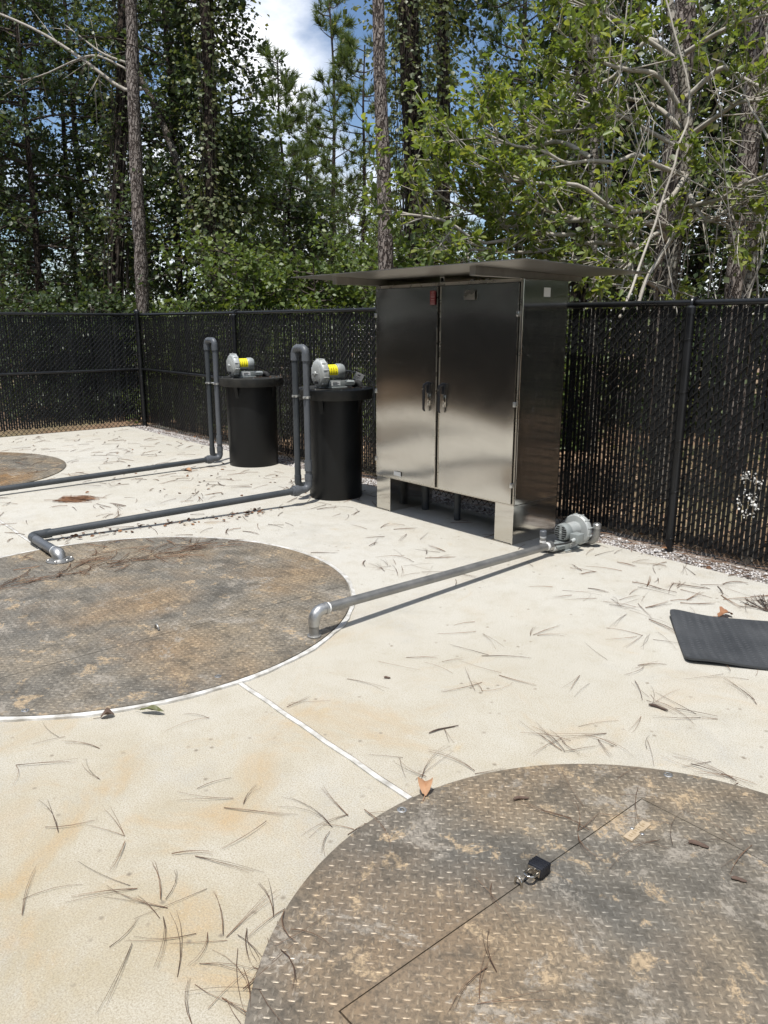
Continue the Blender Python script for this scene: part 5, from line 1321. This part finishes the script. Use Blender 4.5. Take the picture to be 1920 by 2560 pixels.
for (px, py, k, sprd) in [(308, 2105, 3, .03), (105, 2088, 2, .03), (447, 2147, 2, .03), (358, 2210, 2, .03), (422, 2248, 3, .04), (380, 2307, 2, .03), (316, 2366, 2, .03), (42, 2286, 2, .03),
        (536, 2354, 2, .03), (624, 2375, 11, .07), (598, 2440, 9, .06), (570, 2510, 6, .05), (603, 2004, 3, .03), (160, 1848, 2, .02), (266, 1864, 1, .02), (253, 1957, 1, .02), (494, 1978, 1, .02), (519, 1801, 2, .02), (38, 1919, 2, .02), (675, 2071, 1, .02),
        (1024, 1420, 10, .16), (1090, 1405, 5, .12), (960, 1430, 4, .1), (1540, 1500, 13, .12), (1590, 1520, 6, .1), (1796, 1490, 9, .13), (1700, 1450, 8, .16), (1850, 1420, 8, .14), (1171, 1582, 2, .03), (1325, 1589, 3, .03), (943, 1659, 2, .05), (1097, 1662, 2, .05), (1222, 1644, 2, .03),
        (1244, 1688, 2, .03), (1215, 1725, 4, .04), (1502, 1648, 1, .03), (1457, 1699, 2, .03), (1597, 1666, 3, .03), (1627, 1593, 7, .04), (1869, 1681, 5, .06), (1869, 1754, 3, .03), (1634, 1751, 6, .03), (1590, 1791, 1, .02), (1759, 1806, 3, .04), (1097, 1828, 1, .02), (1443, 1817, 1, .02),
        (1384, 1850, 3, .03), (1413, 1872, 6, .03), (1516, 1850, 4, .03), (1640, 1862, 2, .03), (994, 1898, 2, .02), (1053, 1946, 3, .02), (1171, 1938, 2, .03), (1730, 1909, 2, .03), (1818, 1949, 6, .04), (744, 1769, 2, .03), (880, 1700, 1, .03),
        (1443, 2087, 5, .03), (1590, 1985, 3, .03), (1680, 2130, 4, .04), (1205, 2230, 2, .03), (1205, 2453, 2, .02), (1200, 2508, 2, .02), (1865, 2134, 2, .03), (862, 2071, 5, .04), (900, 2040, 4, .04), (1480, 2030, 2, .02), (690, 2300, 4, .03)]:
    clump(px, py, k, sprd)
for _ in range(430):   # drifts on the far part of the slab
    x, y = g.uniform(-12.1, -5.2), g.uniform(.6, 4.85)
    if (x + 7.955) ** 2 + (y - 4.7) ** 2 < .1 or (g.uniform() < .5 and y < 2.2): continue
    bundle(x, y, None if g.uniform() < .5 else g.normal(-.9, .5), w=.0021)
for _ in range(50): bundle(g.uniform(-5.6, -1.4), g.uniform(2.9, 4.85), w=.0017)
for _ in range(45): bundle(g.uniform(-4, -1.5), g.uniform(4.2, 4.9), w=.0021)
for _ in range(75):   # straw caught along the upper seam of the middle cover
    bundle(-5.08 + g.normal(0, .05), g.uniform(.75, 2.75), g.normal(1.57, .45), w=.0019)
for _ in range(35): bundle(-5.3 + g.normal(0, .15), 1.9 + g.normal(0, .4), w=.0019)
for _ in range(200):   # straw on the gravel and at the foot of the fence
    bundle(g.uniform(-12.3, -1.7), g.uniform(4.98, 5.28), g.normal(0, .6), w=.0024)
lit = npart('pine_needles', np.array(NV_), np.array(NF_), MAT['needle_dead'], kind='stuff'); lit['label'] = 'brown fallen pine needles scattered over slab and covers'; lit['category'] = 'litter'

def curl_leaves(pos, L, g):
    n = len(pos); a = g.uniform(0, 6.28, n); d = np.stack([np.cos(a), np.sin(a), g.normal(0, .15, n)], 1)
    up = unit(np.array([0, 0, 1.0]) + g.normal(0, .3, (n, 3)))
    v, f = leaves(pos, d, up, L, .34, True)
    return v, f
pos = []
for _ in range(90): yy = g.uniform(1.75, 3.6); pos.append((-6.03 + (yy - 1.66) * .13 + g.normal(0, .05), yy, g.uniform(.004, .014)))       # dead leaves swept against the second pipe
for _ in range(70): pos.append((g.uniform(-12.3, -1.7), g.uniform(4.95, 5.3), -.02 + g.uniform(0, .015)))      # on the gravel
for _ in range(26): pos.append((g.normal(-6.9, .5), g.normal(3.6, .45), .004))                                  # cone scales between the pipes
for _ in range(30): pos.append((g.uniform(-12, -6), g.uniform(2, 4.85), .004))
for k in range(50): pos.append((D2[0] + g.normal(.1, .14), D2[1] + g.normal(.1, .14), 1.046)) if k % 2 else pos.append((D1[0] + g.normal(.08, .13), D1[1] + g.normal(.1, .13), 1.030))
pos = np.array(pos); Ls = g.uniform(.02, .055, len(pos)); Ls[:90] = g.uniform(.02, .05, 90); Ls[-50:] = g.uniform(.012, .03, 50)
v, f = curl_leaves(pos, Ls, g)
dl = npart('leaf_litter', v, f, MAT['leaf_dead'], kind='stuff'); dl['label'] = 'small dead leaves swept against the pipes and gravel'; dl['category'] = 'litter'
# litter on the wood floor behind the fence
n = 5200
pos = np.stack([g.uniform(-20, 1, n), FY + .2 + np.abs(g.normal(0, 3.2, n)), SOIL + g.uniform(.004, .04, n)], 1)
v, f = curl_leaves(pos, g.uniform(.05, .12, n), g)
fl_ = npart('forest_litter', v, f, island('forest_floor_leaf', [(0, (0.15, 0.09, 0.055)), (.5, (0.34, 0.22, 0.14)), (1, (0.50, 0.36, 0.24))]), kind='stuff'); fl_['label'] = 'brown leaf litter on the wood floor behind the fence'; fl_['category'] = 'litter'

# ---- single leaves, twigs and chips one can pick out
def one_leaf(name, label, p, L, wid, ang, mat, fold=.35, lift=.012, lobes=False):
    t = thing(name, label, 'leaf', (p[0], p[1], p[2]))
    nrow = 9; vs, fs = [], []
    for i in range(nrow):
        u = i / (nrow - 1); w = wid * math.sin(math.pi * (u * .86 + .07)) ** .8
        if lobes: w *= 1 + .45 * math.cos(u * 15)
        for sx in (-1, -.5, 0, .5, 1):
            x = u * L; y = w * sx
            vs.append((x, y, .004 + fold * abs(sx) * w + lift * math.sin(u * 3.0) + .004 * math.sin(u * 9 + sx * 3)))
    for i in range(nrow - 1):
        for j in range(4): a = i * 5 + j; fs.append((a, a + 5, a + 6, a + 1))
    m_ = MB().add(vs, fs).xf(Matrix.Rotation(ang, 4, 'Z'))
    part('leaf_blade', m_, mat, t, local=True)
    part('leaf_stalk', MB().tube([(0, 0, .005), (-.012, .002, .004), (-.03, .006, .003)], .0012, 5).xf(Matrix.Rotation(ang, 4, 'Z')), mat, t, local=True)
def onslab(px, py): p = gp(px, py); return (p[0], p[1], top_level(p[0], p[1]))
one_leaf('fallen_leaf', 'tan folded dry leaf at the end of the white joint strip', onslab(1062, 2000), .075, .027, R(135), MAT['tan_leaf'], .75, .022)
one_leaf('fallen_leaf', 'red-brown lobed leaf lying behind the rubber mat', onslab(1795, 1543), .085, .034, R(60), MAT['brown_leaf'], .5, .02, True)
one_leaf('fallen_leaf', 'olive green curled leaf on the white cover edging', (gp(352, 1783)[0], gp(352, 1783)[1], .013), .105, .016, R(40), MAT['green_leaf'], .6, .006)
one_leaf('fallen_leaf', 'dark curled leaf on the slab near the white edging', onslab(252, 1797), .055, .020, R(70), MAT['chip'], .8, .012)
one_leaf('fallen_leaf', 'yellow-brown leaf under the farther grey pipe', onslab(455, 1175), .14, .04, R(20), MAT['tan_leaf'], .3, .01)
def stick(name, label, p, L, ang, r, mat, catn, flat=1.0, bend=.1):
    t = thing(name, label, catn, p)
    q = [(L * (u - .5), bend * L * math.sin(u * 3.1), r * flat + .001 + .002 * math.sin(u * 7)) for u in np.linspace(0, 1, 7)]
    m_ = MB().tube(q, [r * .6, r, r * 1.05, r * .9, r, r * .8, r * .4], 8)
    m_.v = [(x, y, .0015 + (z - .0015) * flat) for x, y, z in m_.v]
    part('stick', m_.xf(Matrix.Rotation(ang, 4, 'Z')), mat, t, local=True)
stick('twig', 'short thick dark twig among needles on the slab', onslab(1645, 1773), .085, R(8), .006, MAT['twig'], 'twig')
stick('twig', 'short dark twig with a knob on the slab left of the needles', onslab(1110, 1826), .14, R(75), .0032, MAT['twig'], 'twig', 1, .06)
stick('bark_chip', 'curved brown bark chip near the top rim of the padlocked cover', onslab(1303, 2009), .055, R(55), .006, MAT['chip'], 'bark chip', .8, .16)
stick('bark_chip', 'long brown bark chip right of the worn nameplate', onslab(1745, 2124), .060, R(20), .009, MAT['chip'], 'bark chip', .6)
stick('bark_chip', 'small bark chip near the right edge on the padlocked cover', onslab(1846, 2212), .042, R(25), .007, MAT['chip'], 'bark chip', .6)
stick('pine_cone_scale', 'brown cone piece lying under the middle of the second pipe', onslab(968, 1697), .030, R(40), .006, MAT['chip'], 'bark chip', .8)
# heap of pine straw beyond the second pipe
hp = thing('straw_heap', 'small heap of red-brown pine straw between the two grey pipes', 'straw heap', onslab(200, 1250))
NV_.clear(); NF_.clear(); hb = gp(200, 1250)
for _ in range(90):
    o_ = g.normal(0, .06); a = R(50) + g.normal(0, .12)
    needle(hb[0] - math.cos(R(50)) * .14 + math.cos(R(50)) * g.normal(0, .07) - math.sin(R(50)) * o_ * .35, hb[1] - math.sin(R(50)) * .14 + math.sin(R(50)) * g.normal(0, .07) + math.cos(R(50)) * o_ * .35, a, g.uniform(.16, .26), g.normal(0, .3), .003 + g.uniform(0, .03) * math.exp(-(o_ / .05) ** 2), .003)
npart('straw', np.array(NV_), np.array(NF_), MAT['leaf_dead'], hp, kind='stuff')
# forked dead twig at the right edge
tw = thing('forked_twig', 'bushy grey dead twig lying right of the mat by the gravel', 'twig', onslab(1905, 1510))
b = np.array(onslab(1918, 1530)); ends = []
segs0, segs1 = [], []
for k in range(12):
    a = R(130) + g.normal(0, .5); l_ = g.uniform(.08, .20); e = b + np.array([math.cos(a) * l_, math.sin(a) * l_, g.uniform(.005, .05)])
    segs0.append(b + np.array([0, 0, .004])); segs1.append(e)
    for _ in range(2):
        m_ = b + (e - b) * g.uniform(.4, .8); segs0.append(m_); segs1.append(m_ + np.array([math.cos(a + g.normal(0, .7)) * .06, math.sin(a + g.normal(0, .7)) * .06, g.uniform(0, .03)]))
v, f = prisms(np.array(segs0), np.array(segs1), .0024, .0012, 4); npart('twigs', v, f, MAT['twig'], tw, kind='stuff')
# white seed heads poking through the fence at the right
wf = thing('seed_head_plant', 'white fluffy seed heads poking through the fence at the right edge', 'plant', (-2.33, 5.32, SOIL))
n = 120
base_ = np.array([-2.31, 5.285, .62]); t_ = g.uniform(0, 1, n)
pp = np.stack([base_[0] - .13 * g.beta(1.2, 2, n) * 1.5 + .10, np.full(n, base_[1]) + g.normal(0, .008, n), base_[2] - .34 * t_ * g.uniform(.3, 1, n)], 1)
gr_ = g.integers(0, 16, n); cc = np.stack([-2.32 + g.uniform(-.08, .06, 16), np.full(16, 5.288), .52 + g.uniform(-.24, .12, 16)], 1); pp = cc[gr_] + g.normal(0, .011, (n, 3)) * np.array([1, .4, 1.5])
v, f = leaves(pp, g.normal(0, 1, (n, 3)), unit(g.normal(0, 1, (n, 3))), g.uniform(.010, .024, n), .45)
npart('seed_heads', v, f, island('white_fluff', [(0, (.62, .60, .56)), (1, (.8, .79, .76))]), wf, kind='stuff')
v, f = prisms(np.stack([cc[:, 0] * .5 - 1.15, np.full(16, 5.34), np.full(16, SOIL)], 1), cc + np.array([0, .012, 0]), .003, .002, 4); npart('stems', v, f, MAT['twig_pale'], wf, kind='stuff')
